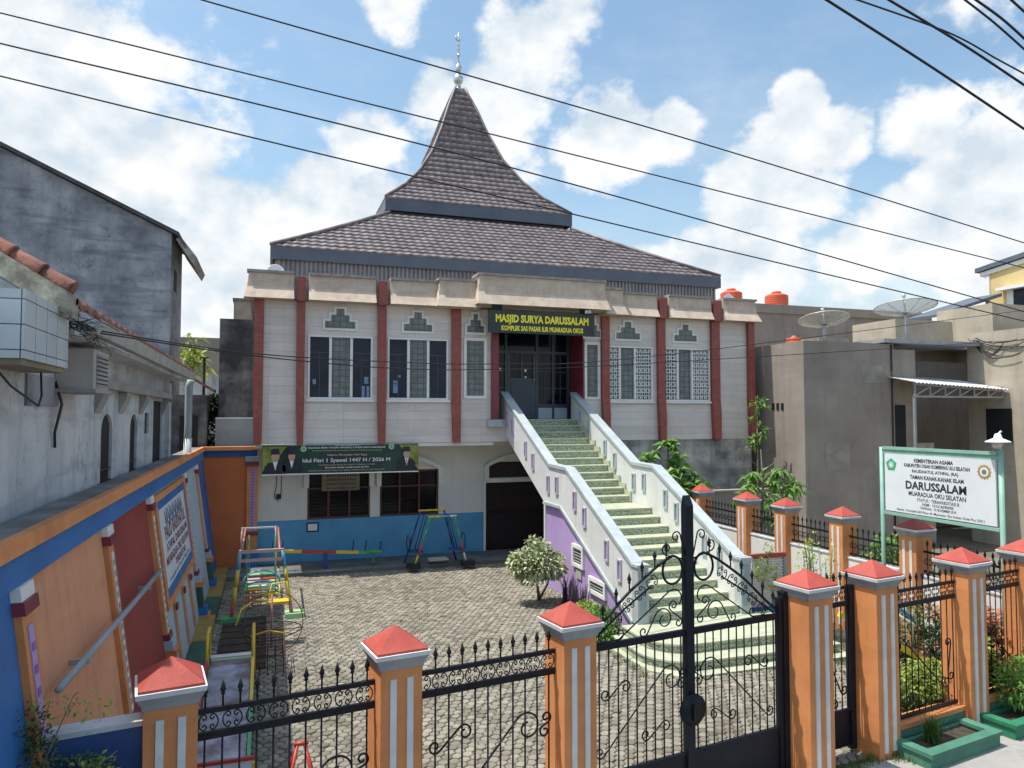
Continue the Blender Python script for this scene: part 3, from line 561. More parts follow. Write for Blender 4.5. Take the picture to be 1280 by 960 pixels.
for (cx, cy, P_, e) in ((CX, CYR, LP, .06), (6.39, 25.0, UP, .05)):
    for sx, sy in ((1, 1), (1, -1), (-1, 1), (-1, -1)):
        t = MB(); t.tube([(cx+sx*r, cy+sy*r, z+.055) for r, z in P_], e, 6); part(t, 'hip_ridge', m_roof)
def fascia(cx, cy, r, zt, zb, th=.06):
    t = MB()
    for k in range(4):
        a = k*math.pi/2; ca, sa = math.cos(a), math.sin(a)
        def T(p): return (cx+p.x*ca-p.y*sa, cy+p.x*sa+p.y*ca, p.z)
        q0, q1 = r, r-th
        t.add([T(Vector(v)) for v in ((-q0, -q0, zb), (q0, -q0, zb), (q1, -q1, zb), (-q1, -q1, zb), (-q0, -q0, zt), (q0, -q0, zt), (q1, -q1, zt), (-q1, -q1, zt))], [(3, 2, 1, 0), (4, 5, 6, 7), (0, 1, 5, 4), (2, 3, 7, 6)])
    return part(t, 'fascia', m_fascia)
fascia(CX, CYR, 6.43, 7.83, 7.54); fascia(6.39, 25.0, 3.09, 10.34, 9.98)
t = MB(); t.add([(CX-6.3, CYR-6.3, 7.56), (CX+6.3, CYR-6.3, 7.56), (CX+6.3, CYR+6.3, 7.56), (CX-6.3, CYR+6.3, 7.56)], [(0, 1, 2, 3)]); t.box((6.39-2.9, 22.1, 9.9), (6.39+2.9, 27.9, 10.0)); part(t, 'eave_lining', m_fascia)
t = MB(); n = 230
for k in range(n):                                   # ribbed skirt under the eaves
    x0, x1 = .12+k*(12.6/n), .12+(k+1)*(12.6/n); d = .04 if k % 2 else 0
    t.add([(x0, 18.62-d, 6.97), (x1, 18.62-d, 6.97), (x1, 18.62-d, 7.55), (x0, 18.62-d, 7.55)], [(0, 1, 2, 3)])
    if k: t.add([(x0, 18.58, 6.97), (x0, 18.62, 6.97), (x0, 18.62, 7.55), (x0, 18.58, 7.55)], [(0, 1, 2, 3)])
t.box((.1, 18.64, 6.6), (12.75, 18.7, 7.55)); part(t, 'eave_skirt', m_skirt)
t = MB(); fz = 15.42
t.lathe([(.18, 0), (.2, .06), (.11, .12), (.09, .2), (.10, .26), (.16, .33), (.185, .43), (.165, .53), (.10, .6), (.06, .66), (.10, .72), (.135, .82), (.115, .92), (.06, .99), (.05, 1.05), (.04, 1.3), (.085, 1.33), (.04, 1.37), (.035, 1.5), (.075, 1.54), (.035, 1.6), (.03, 1.68), (.07, 1.72), (.03, 1.77), (.025, 1.82), (.02, 1.95), (.008, 2.2)], (6.36, 25, fz), 18)
t.tube([(6.36+.11*math.sin(a), 25, fz+2.0-.11*math.cos(a)) for a in [x*.25-2.3 for x in range(19)]], [.006+.022*math.sin(math.pi*k/18) for k in range(19)], 6); part(t, 'finial', m_steel)
# ------------------------------------------------------------------ ground floor
GY = 18.75
Hl = [(.95, 2.49, 1.12, 2.45), (2.74, 4.27, 1.12, 2.3), (5.56, 7.3, .1, 1.9), (5.6, 7.3, 2.02, 2.45)]
w = MB(); w.recalc = False; holed(w, -.255, 9.0, 1.12, 2.95, GY, .2, [(.95, 2.49, 1.12, 2.45), (2.74, 4.27, 1.12, 2.3), (5.56, 7.3, 1.12, 1.9), (5.6, 7.3, 2.02, 2.45)]); part(w, 'ground_wall', m_whitewall)
w = MB(); w.recalc = False; holed(w, -.255, 9.0, .0, 1.12, GY-.012, .21, [(5.56, 7.3, .0, 1.12)]); w.box((-.2, GY-.012, 1.118), (5.55, GY-.001, 1.124)); part(w, 'dado', m_dado)
for (x0, x1, z1_) in ((.95, 2.49, 2.45), (2.74, 4.27, 2.3)):
    fr = MB(); frame_mb(x0, x1, 1.125, z1_, GY+.03, GY+.1, .05, fr)
    for k in (1, 2): xx = x0+(x1-x0)*k/3; fr.box((xx-.025, GY+.03, 1.175), (xx+.025, GY+.1, z1_-.05))
    fr.box((x0+.05, GY+.035, 1.86), (x1-.05, GY+.095, 1.9)); f = part(fr, 'ground_window', m_brownframe)
    gl = MB(); gl.box((x0+.05, GY+.12, 1.17), (x1-.05, GY+.13, z1_-.05)); part(gl, 'pane', m_glass2, f)
    lv = MB()
    for j in range(7): lv.box((x0+.06, GY+.075, 1.22+j*.085), (x1-.06, GY+.115, 1.228+j*.085))
    part(lv, 'louvre', m_dark, f)
# hooded surrounds of the windows and of the gateway
def hood(x0, x1, zs, zt, zf):
    def arc(a, b, za, zb, n=10): return [(a+(b-a)*k/n, za+(zb-za)*math.sin(math.pi*k/n)**.8) for k in range(n+1)]
    o_ = arc(x0-.12, x1+.12, zs, zt); i_ = list(reversed(arc(x0, x1, zs-.02, zt-.13)))
    mb = MB()
    for k in range(10): mb.prism([o_[k], o_[k+1], i_[9-k], i_[10-k]], 1, GY-.12, GY-.003)
    mb.box((x0-.122, GY-.125, zf), (x0+.002, GY-.004, zs+.002)); mb.box((x1-.002, GY-.125, zf), (x1+.122, GY-.004, zs+.002)); return part(mb, 'window_hood', m_whitetrim)
hood(.98, 2.46, 2.4, 2.72, 1.92); hood(2.76, 4.25, 2.32, 2.66, 1.9); hood(5.62, 7.35, 2.36, 2.68, 1.98)
w = MB(); w.box((5.5, GY-.03, 1.9), (7.4, GY-.002, 2.0)); w.box((5.5, GY-.031, .101), (5.56, GY-.013, 1.899)); part(w, 'gateway_surround', m_whitetrim)
gt = MB(); gt.box((5.56, GY+.15, .1), (7.35, GY+.17, 2.5))
for k in range(30): xx = 5.58+k*.0605; gt.box((xx, GY+.06, .12), (xx+.02, GY+.09, 1.88))
for k in range(15):
    xx = 5.58+k*.121
    for zz in (.3, .7, 1.1, 1.5): gt.bar((xx, GY+.05, zz), (xx+.12, GY+.05, zz+.16), .012); gt.bar((xx, GY+.05, zz+.16), (xx+.12, GY+.05, zz), .012)
part(gt, 'folding_gate', m_gateiron)
# stained foundation to the right of the stair
w = MB(); w.box((7.95, FY+.012, -.02), (13.2, FY+.22, 3.036)); part(w, 'foundation', m_stain)

# ---- things hung on the mosque
sg = thing('signboard', 'long black board with yellow lettering hanging over the mosque porch', 'sign', (6.5, 16.97, 5.75))
mb = MB(); mb.box((5.10, 16.95, 5.745), (7.95, 17.01, 6.30)); mb.build('panel', m_signblack, sg)
for x in (5.2, 7.55): mb = MB(); mb.box((x, 16.97, 6.303), (x+.25, 17.0, 6.438)); mb.build('hanger', m_gateblack, sg)
text(sg, 'MASJID SURYA DARUSSALAM', (6.53, 16.944, 6.08), (1, 0, 0), (0, 0, 1), 2.5, .255, m_yellowtext, .045)
text(sg, 'KOMPLEK SAS PASAR ILIR MUARADUA OKUS', (6.53, 16.944, 5.868), (1, 0, 0), (0, 0, 1), 2.2, .13, m_yellowtext, .04)
for lab, x, y, z, r in (('small pale solid dish tipped up on the left end of the mosque parapet', .12, 18.25, 6.97, .2), ('small grey round dish tipped up on the right end of the mosque parapet', 12.85, 18.2, 6.97, .16)):
    t = thing('small_dish', lab, 'satellite dish', (x, y, z)); mb = MB(); mb.lathe([(.01, .0), (r*.6, .03), (r*.95, .10), (r, .13), (r*.96, .13), (r*.5, .06), (.01, .04)], (0, 0, 0), 20); Q = Matrix.Translation((x, y, z+.14)) @ Matrix.Rotation(R(75), 4, 'X'); mb.v = [tuple(Q @ Vector(v)) for v in mb.v]; mb.build('reflector', m_lampwhite, t); mb = MB(); mb.tube([(x, y+.06, z-.03), (x, y+.03, z+.14)], .02, 6); mb.build('foot', m_steelframe, t)
fl = thing('floodlight', 'small pale floodlight on the top right corner of the black signboard', 'lamp', (7.72, 16.9, 6.31))
mb = MB(); mb.box((7.66, 16.82, 6.31), (7.80, 16.90, 6.39)); mb.build('housing', m_ac, fl); mb = MB(); mb.box((7.72, 16.903, 6.33), (7.74, 16.947, 6.35)); mb.build('bracket', m_iron, fl)

bn = thing('banner', 'dark green printed holiday banner with three portraits strung above the ground floor windows', 'banner', (1.66, 17.5, 2.36))
mb = MB(); nx = 24
def bz(x): t = (x+.12)/3.6; return 2.345+.02*math.sin(t*9)+.02*t, 3.02-.015*math.sin(t*3.14)
def by(x, f): return 17.50+.02*math.sin(x*4+f*2)
for i in range(nx):
    x0, x1 = -.12+3.6*i/nx, -.12+3.6*(i+1)/nx; a0, a1 = bz(x0); b0, b1 = bz(x1)
    mb.hexa([(x0, by(x0, 0), a0), (x1, by(x1, 0), b0), (x1, by(x1, 0)+.006, b0), (x0, by(x0, 0)+.006, a0)], [(x0, by(x0, 1), a1), (x1, by(x1, 1), b1), (x1, by(x1, 1)+.006, b1), (x0, by(x0, 1)+.006, a1)])
mb.build('cloth', m_bandark, bn)
BY = 17.468
for q in ([(-.11, 2.42), (-.11, 2.99), (.42, 2.99), (.2, 2.7)], [(3.47, 2.40), (3.47, 3.0), (3.0, 3.0), (3.25, 2.7)]): mb = MB(); mb.prism(q, 1, BY+.004, BY+.006); mb.build('lime_corner', m_banlime, bn)
mb = MB(); mb.box((-.12, BY+.001, 2.338), (3.48, BY+.006, 2.362)); mb.build('hem', m_white, bn)
def portrait(x, z, s, tie):
    def el(cx, cz, rx, rz, n=16, a0=0, a1=6.2832): return [(cx+rx*math.cos(a0+(a1-a0)*k/n), cz+rz*math.sin(a0+(a1-a0)*k/n)) for k in range(n+(0 if a1 > 6 else 1))]
    m = MB(); m.prism([(x-.19*s, z), (x-.185*s, z+.13*s), (x-.11*s, z+.21*s), (x+.11*s, z+.21*s), (x+.185*s, z+.13*s), (x+.19*s, z)], 1, BY-.002, BY); m.build('printed_suit', m_suit, bn)
    m = MB(); m.prism([(x-.045*s, z+.235*s), (x+.045*s, z+.235*s), (x, z+.06*s)], 1, BY-.004, BY-.003); m.build('printed_shirt', m_white, bn)
    m = MB(); m.prism([(x-.014*s, z+.2*s), (x+.014*s, z+.2*s), (x, z+.07*s)], 1, BY-.006, BY-.005); m.build('printed_tie', tie, bn)
    m = MB(); m.prism(el(x, z+.315*s, .072*s, .098*s), 1, BY-.006, BY-.005); m.build('printed_face', m_skin, bn)
    m = MB(); m.prism([(x-.08*s, z+.355*s), (x-.074*s, z+.455*s), (x+.06*s, z+.465*s), (x+.08*s, z+.36*s)], 1, BY-.008, BY-.007); m.build('printed_cap', m_suit, bn)
portrait(.17, 2.365, 1.25, m_white); portrait(.53, 2.42, 1.08, m_white); portrait(3.19, 2.42, 1.15, m_redp)
for (x, z) in ((.79, 2.93), (2.82, 2.96)):
    m = MB(); m.prism([(x+.07*math.cos(k*.4488), z+.07*math.sin(k*.4488)) for k in range(14)], 1, BY-.002, BY); em = m.build('printed_emblem', m_pgrn, bn)
    m = MB(); m.prism([(x+.04*math.cos(k*1.2566+1.57), z+.04*math.sin(k*1.2566+1.57)) for k in range(5)], 1, BY-.004, BY-.003); m.build('emblem_star', m_emblemgreen, em)
for (s_, z, wd, h, mt) in (('KEPALA SEKOLAH, DEWAN GURU', 3.0, .55, .02, m_white), ('KELUARGA BESAR YAYASAN, PENGURUS & MASJID SURYA DARUSSALAM', 2.945, 1.78, .05, m_white), ('KOMPLEK SAS PASAR ILIR MUARADUA OGAN KOMERING ULU SELATAN', 2.882, 1.6, .024, m_pgrn),
    ('Selamat Merayakan Hari Raya', 2.775, .92, .07, m_pink), ('Idul Fitri 1 Syawal 1447 H / 2026 M', 2.645, 2.02, .115, m_white), ('TAQABBALALLAHU MINNA WA MINKUM TAQABBAL YA KARIM', 2.545, 1.3, .036, m_pink), ('MOHON MAAF LAHIR DAN BATIN', 2.485, 1.0, .034, m_white), ('SEMOGA KITA KEMBALI FITRAH DAN MERAIH KEMENANGAN DI HARI YANG FITRI', 2.42, 1.75, .03, m_pink)):
    text(bn, s_, (1.78, BY-.003, z), (1, 0, 0), (0, 0, 1), wd, h, mt, .012)
cl = thing('wall_chart', 'beige printed chart with rows of dark marks stuck on the left ground floor window', 'poster', (1.75, 18.7, 1.82))
mb = MB(); mb.box((1.29, 18.70, 1.82), (2.22, 18.708, 2.30)); mb.build('sheet', m_buff, cl)
mb = MB()
for j in range(4):
    for i in range(12): mb.box((1.42+i*.062, 18.696, 1.86+j*.105), (1.455+i*.062, 18.6995, 1.905+j*.105))
mb.build('printed_grid', m_ink, cl)
nf = thing('framed_notice', 'small black framed white notice on the blue dado under the window', 'notice', (1.08, GY-.03, .83))
frame_mb(.94, 1.23, .82, 1.05, GY-.035, GY-.013, .03).build('frame', m_iron, nf); mb = MB(); mb.box((.97, GY-.025, .85), (1.2, GY-.014, 1.02)); mb.build('paper', m_white, nf)
sk = thing('power_socket', 'black electric socket with dangling cables on the white wall under the banner', 'socket', (.27, GY-.03, 1.66))
mb = MB(); mb.box((.22, GY-.04, 1.66), (.33, GY-.002, 1.78)); mb.build('socket_box', m_iron, sk)
mb = MB(); mb.tube([(.24, GY-.02, 2.9), (.23, GY-.02, 2.3), (.21, GY-.02, 1.95), (.17, GY-.02, 1.72), (.22, GY-.03, 1.64), (.28, GY-.03, 1.62)], .008, 5); mb.tube([(.33, GY-.02, 2.9), (.335, GY-.02, 2.2), (.33, GY-.02, 1.78)], .008, 5); mb.build('cable', m_wire, sk)

# ================================================================== STAIR
st = thing('staircase', 'white walled outdoor stair of green tiled steps climbing to the mosque porch', 'staircase', (6.9, 9.2, 0))
def sp(mb, name, mat, parent=None): return mb.build(name, mat, parent or st)
SX0, SX1 = 5.92, 7.72
def step(y0, y1, z0, z1, x0=SX0, x1=SX1):
    mb = MB(); mb.cur = 1; mb.box((x0, y0, z0), (x1, y1, z1-.028)); mb.cur = 0; mb.box((x0-.004 if x0 != SX0 else x0, y0-.018, z1-.026), (x1, y1-.001, z1)); return sp(mb, 'step', [m_tread, m_riser])
def curved(x0, x1, y0, y1, z0, z1, r):
    def poly(o):
        a, b, c = x0-o, x1+o, y0-o; q = [(b, y1), (b, c)] if b > 8.2 else [(b, y1), (b, c)]
        return q+[(a+r-r*math.sin(k*math.pi/20), c+r-r*math.cos(k*math.pi/20)) for k in range(11)]+[(a, y1)]
    mb = MB(); mb.cur = 1; mb.prism(poly(0), 2, z0, z1-.03); mb.cur = 0; mb.prism(poly(.018), 2, z1-.028, z1); return sp(mb, 'platform_step', [m_tread, m_riser])
mb = MB(); mb.prism([(8.55, 10.7), (8.55, 8.98), (5.6, 8.98), (5.25, 9.4), (5.15, 10.7)], 2, -.01, .035); sp(mb, 'platform_base', m_tread)
curved(5.30, 8.45, 9.18, 10.68, .036, .17, .7); curved(5.48, 8.3, 9.50, 10.68, .171, .31, .6)
nl = 10; zL = 1.76; yl0, yl1 = 10.69, 13.68; rz = (zL-.31)/nl; ty = (yl1-yl0)/(nl-1)
for k in range(nl-1): step(yl0+k*ty, yl0+(k+1)*ty, .31+k*rz-.1, .31+(k+1)*rz)
step(yl1, 14.62, zL-.2, zL)
nu = 12; zU = 3.60; yu0, yu1 = 14.62, 17.56; rz2 = (zU-zL)/nu; ty2 = (yu1-yu0)/(nu-1)
for k in range(nu-1): step(yu0+k*ty2, yu0+(k+1)*ty2, zL+k*rz2-.1, zL+(k+1)*rz2)
step(yu1, 17.92, zU-.2, zU+.004)
# wedge-shaped stepped skirting beside the right parapet
for k in range(0, nu-1, 1):
    mb = MB(); y = yu0+k*ty2; mb.box((SX1-.03, y-.06, zL+k*rz2+.02), (SX1-.001, y+ty2-.061, zL+(k+1)*rz2+.10)); sp(mb, 'skirting', m_tread)
mb = MB(); mb.prism([(14.62, 1.45), (17.9, 3.28), (17.9, 3.45), (14.62, 1.62)], 0, SX0+.02, SX1-.02); mb.prism([(10.75, 0), (14.62, 0), (14.62, 1.5), (13.7, 1.5), (10.75, .2)], 0, SX0+.06, SX1-.02); sp(mb, 'waist_slab', m_stairwhite)
railtop = [(10.82, 1.20), (13.63, 2.58), (14.55, 2.60), (17.55, 4.06), (17.98, 4.26)]
bot = [(17.98, 3.38), (14.89, 1.82), (13.93, 1.83), (11.35, .57), (10.82, .31)]
for x0, x1 in ((5.75, 5.91), (7.73, 7.90)):
    mb = MB(); mb.prism(railtop+(bot if x0 < 6 else [(17.98, 3.3), (14.89, 1.5), (13.93, .0), (10.82, .0)]), 0, x0, x1); pw = sp(mb, 'parapet', m_stairwhite)
    mb = MB(); cap = [(y, z+.085) for y, z in railtop]+[(y, z) for y, z in reversed(railtop)]
    for (ya, za), (yb, zb) in zip(railtop, railtop[1:]):
        mb.prism([(ya-(.0), za+.002), (ya, za+.07), (yb, zb+.07), (yb, zb+.002)], 0, x0-.028, x1+.028)
        mb.prism([(ya, za-.045), (ya, za+.001), (yb, zb+.001), (yb, zb-.045)], 0, x0-.014, x1+.014)
    sp(mb, 'rail_cap', m_railcap, pw)
    mb = MB(); xm = (x0+x1)/2; mb.box((xm-.10, 10.62, .30), (xm+.10, 10.815, 1.22)); mb.box((xm-.12, 10.60, 1.222), (xm+.12, 10.84, 1.265)); nw = sp(mb, 'newel', m_railcap)
    mb = MB(); mb.box((xm-.065, 10.609, .45), (xm+.065, 10.619, 1.14)); sp(mb, 'newel_panel', m_newel, nw)
    fo = x0-.001 if x0 < 6 else x0-.001
    slots = [(17.45, 3.62), (16.99, 3.42), (16.05, 2.91), (15.56, 2.65), (14.61, 2.22), (14.12, 2.24), (13.19, 2.02), (12.73, 1.76), (11.78, 1.3), (11.28, 1.05)] if x0 < 6 else [(17.34, 3.62), (16.83, 3.41), (15.89, 2.92), (15.38, 2.64), (14.46, 2.23), (14.0, 2.26), (13.1, 2.0), (12.69, 1.78), (11.73, 1.3), (11.25, 1.1)]
    for (y, z) in slots:
        mb = MB(); h_, w_ = .19, .075
        for (a, b, c, d) in ((-w_, -w_+.03, -h_, h_), (w_-.03, w_, -h_, h_), (-w_+.03, w_-.03, -h_, -h_+.03), (-w_+.03, w_-.03, h_-.03, h_)): mb.box((fo-.03, y+a, z+c), (fo, y+b, z+d))
        s_ = sp(mb, 'slot_frame', m_slotf if x0 < 6 else m_railcap); mb = MB(); mb.box((fo-.006, y-w_+.031, z-h_+.031), (fo-.0005, y+w_-.031, z+h_-.031)); sp(mb, 'slot_recess', m_slotp if x0 < 6 else m_newel, s_)
mb = MB(); mb.prism([(14.88, -.01), (14.88, 1.80), (13.94, 1.80), (11.36, .54), (10.85, .31), (10.85, -.01)], 0, 5.80, 5.905); pu = sp(mb, 'under_stair_wall', m_lav)
mb = MB(); mb.box((5.78, 14.885, 0), (5.93, 14.98, 1.80)); sp(mb, 'end_strip', m_stairwhite)
mb = MB()
for (ya, za), (yb, zb) in zip(bot[1:], bot[2:]): mb.prism([(ya, za-.05), (ya, za+.01), (yb, zb+.01), (yb, zb-.05)], 0, 5.72, 5.749)
sp(mb, 'edge_mould', m_railcap)
for (y0, y1, z0, z1) in ((12.85, 13.39, .74, 1.17), (11.89, 12.61, .39, .69)):
    mb = MB()
    for (a, b, c, d) in ((y0, y0+.07, z0, z1), (y1-.07, y1, z0, z1), (y0+.07, y1-.07, z0, z0+.07), (y0+.07, y1-.07, z1-.07, z1)): mb.box((5.75, a, c), (5.799, b, d))
    f = sp(mb, 'vent_window', m_whitetrim); mb = MB(); mb.box((5.785, y0+.071, z0+.071), (5.798, y1-.071, z1-.071)); sp(mb, 'vent_opening', m_dark, f)
    mb = MB(); k = 0
    while z0+.1+k*.055 < z1-.08: mb.box((5.765, y0+.072, z0+.1+k*.055), (5.784, y1-.072, z0+.12+k*.055)); k += 1
    sp(mb, 'louvre', m_capgrey, f)
mb = MB(); mb.box((5.775, 12.98, .52), (5.798, 13.22, .70)); sp(mb, 'cover_plate', m_ac)

# ================================================================== STREET FENCE
HP = .16
def pillar(label, loc, rz, face, group='orange fence pillars'):
    t = thing('fence_pillar', label, 'pillar', loc, rz, group)
    mb = MB(); mb.box((-HP, -HP, -.05), (HP, HP, 1.82)); mb.build('shaft', m_orange, t, local=True)
    mb = MB()
    def ring(a, z0, b, z1): mb.hexa([(-a, -a, z0), (a, -a, z0), (a, a, z0), (-a, a, z0)], [(-b, -b, z1), (b, -b, z1), (b, b, z1), (-b, b, z1)])
    ring(.168, 1.822, .176, 1.86); ring(.182, 1.862, .204, 1.905); mb.build('cap_moulding', m_capgrey, t, local=True)
    mb = MB(); ring(.208, 1.907, .212, 1.94); mb.build('cap_rim', m_stripe, t, local=True)
    mb = MB(); n = 10; e_ = .196; vs = [(-e_, -e_, 1.942), (e_, -e_, 1.942), (e_, e_, 1.942), (-e_, e_, 1.942), (-e_, -e_, 1.957), (e_, -e_, 1.957), (e_, e_, 1.957), (-e_, e_, 1.957), (0, 0, 2.10)]
    mb.add(vs, [(3, 2, 1, 0), (0, 1, 5, 4), (1, 2, 6, 5), (2, 3, 7, 6), (3, 0, 4, 7), (4, 5, 8), (5, 6, 8), (6, 7, 8), (7, 4, 8)]); mb.build('pyramid_cap', m_capred, t, local=True)
    for x in (-.065, .065):
        mb = MB(); a, b = x-.024, x+.024
        if face == 's': mb.box((a, -HP-.012, .07), (b, -HP, 1.75))
        else: mb.box((-HP-.012, a, .07), (-HP, b, 1.75))
        mb.build('white_stripe', m_stripe, t, local=True)
    return t
S = dict(A=0.0, B=1.552, C=3.125, D=6.03, E=7.075, F=8.73, G=10.08)
fp0 = None
for k, lab in (('A', 'orange fence pillar by the blue wall, nearest to the left edge of the street fence'), ('B', 'orange street fence pillar between the two black fence panels on the left'), ('C', 'orange street fence pillar holding the left leaf of the arched gate'),
               ('D', 'orange street fence pillar holding the right leaf of the arched gate'), ('E', 'orange street fence pillar to the right of the narrow pedestrian gate'), ('F', 'orange street fence pillar at the join of the two green planters'), ('G', 'orange street fence pillar at the right edge, beside the copper red bush')):
    p = FP(S[k])
    if fp0 is None: fp0 = pillar(lab, p, FA, 's'); t = fp0
    else: t = copy_tree(fp0); t.location = p; t['label'] = lab
    t.scale = (1.1, 1.1, 1) if k in 'DEFG' else (1, 1, 1)
sp0 = None
for y, lab in ((14.75, 'side fence pillar half hidden behind the white stair parapet'), (13.04, 'side fence pillar with its pointed cap just right of the stair rail'), (11.82, 'side fence pillar directly behind the white lattice screen'), (10.35, 'side fence pillar in front of the taupe house wall, left of the school sign'), (8.84, 'side fence pillar under the white school signboard')):
    if sp0 is None: sp0 = pillar(lab, (9.65, y, 0), 0, 'w', 'orange side fence pillars'); t = sp0
    else: t = copy_tree(sp0); t.location = (9.65, y, 0); t['label'] = lab
# shared pieces of ironwork (built once, linked into every panel)
def piece(name, mb, mat=None):
    me = bpy.data.meshes.new(name); me.from_pydata([tuple(v) for v in mb.v], [], mb.f); me.polygons.foreach_set('use_smooth', mb.sm); me.materials.append(mat or m_iron); return me
def put(me, name, parent, loc, rot=(0, 0, 0)):
    o = bpy.data.objects.new(name, me); COL.objects.link(o); o.parent = parent; o.location = loc; o.rotation_euler = rot; return o
def bar_mesh(h, r=.0075): mb = MB(); mb.tube([(0, 0, 0), (0, 0, h)], r, 6); return piece('bar', mb)
mb = MB(); mb.lathe([(.007, 0), (.007, .075), (.017, .082), (.010, .092), (.021, .112), (.012, .14), (.002, .175)], (0, 0, 0), 8); ME_SPEAR = piece('spear_tip', mb)
def ring_mesh(r=.062):
    mb = MB()
    def cee(sx):
        out = [(sx*r*math.sin(a)+0, r*math.cos(a)) for a in [.56+(math.pi-1.12)*k/16 for k in range(17)]]
        up = clothoid(out[0], math.pi if sx > 0 else 0, r*1.2, sx*36, sx*120, 12); dn = clothoid(out[-1], math.pi if sx > 0 else 0, r*1.2, -sx*36, -sx*120, 12)
        return list(reversed(up))+out[1:-1]+dn
    for sx in (-1, 1): mb.tube(flat(cee(sx)), .0052, 5)
    return piece('scroll_ring', mb)
ME_RING = ring_mesh()
def panel(label, s0, s1, sc_list, zb=.29, zt=1.70, zm=1.535, group='black wrought iron fence panels', base=True):
    w_ = s1-s0; t = thing('iron_fence', label, 'fence panel', FP(s0), FA, group)
    for nm, z, hh in (('top_rail', zt, .034), ('lower_rail', zm, .05), ('bottom_rail', zb, .034)):
        mb = MB(); mb.box((-.005, -.016, z-hh/2), (w_+.005, .016, z+hh/2)); mb.build(nm, m_iron, t, local=True)
    n = max(4, round(w_/.109)); bm_ = bar_mesh(zm-zb-.04)
    for k in range(n):
        x = w_*(k+.5)/n; put(bm_, 'bar', t, (x, 0, zb+.017)); put(ME_SPEAR, 'spear_tip', t, (x, 0, zt+.015))
    m = max(2, round(w_/.146))
    for k in range(m): put(ME_RING, 'scroll_ring', t, (w_*(k+.5)/m, 0, (zt+zm)/2+.004))
    for pts in sc_list:
        mb = MB(); mb.tube(flat(pts, -.012), .0085, 6); mb.build('scroll', m_iron, t, local=True)
    if base:
        b = thing('plinth_wall', base, 'low wall', FP(s0), FA, 'low plinth walls under the fence')
        mb = MB(); mb.box((0, -.09, -.06), (w_, .09, .21)); mb.build('wall', m_greenbox, b, local=True); mb = MB(); mb.box((0, -.105, .212), (w_, .105, .262)); mb.build('coping', m_orange, b, local=True)
    return t
scB = [sscroll((.97, 1.12), .115, -1, (.12, .5), .06, -1), sscroll((.41, 1.19), .058, -1, (.17, 1.12), .05, -1), sscroll((1.16, 1.16), .045, 1, (1.15, 1.06), .045, 1)]
scA = [sscroll((.95, 1.10), .115, -1, (.10, .5), .06, -1), sscroll((.40, 1.18), .058, -1, (.16, 1.11), .05, -1), sscroll((1.14, 1.15), .045, 1, (1.13, 1.05), .045, 1)]
panel('black fence panel with scroll rings in front of the playground slide', S['A']+HP, S['B']-HP, scA, base='low plinth under the left fence panel in front of the slide')
panel('black fence panel with a large spiral between two pillars, left of the arched gate', S['B']+HP, S['C']-HP, scB, base='low plinth under the fence panel left of the arched gate')
panel('black fence panel over a green and orange plinth, in front of the small playground frame', S['E']+HP, S['F']-HP, [sscroll((.25, 1.1), .09, 1, (1.1, .55), .06, 1), sscroll((.22, .5), .05, -1, (.45, .47), .05, -1), sscroll((1.2, .62), .05, 1, (1.16, 1.0), .05, 1)], base='green plinth with orange coping behind the pale green planter')
panel('black fence panel in front of the copper red bush at the right', S['F']+HP, S['G']-HP, [sscroll((.22, 1.05), .09, 1, (.9, .6), .06, 1), sscroll((.25, .5), .05, -1, (.45, .47), .05, -1)], base='plinth behind the bright green planter at the right')
panel('black fence panel running out of the picture at the right edge', S['G']+HP, S['G']+1.3, [], base='plinth running out at the right edge')

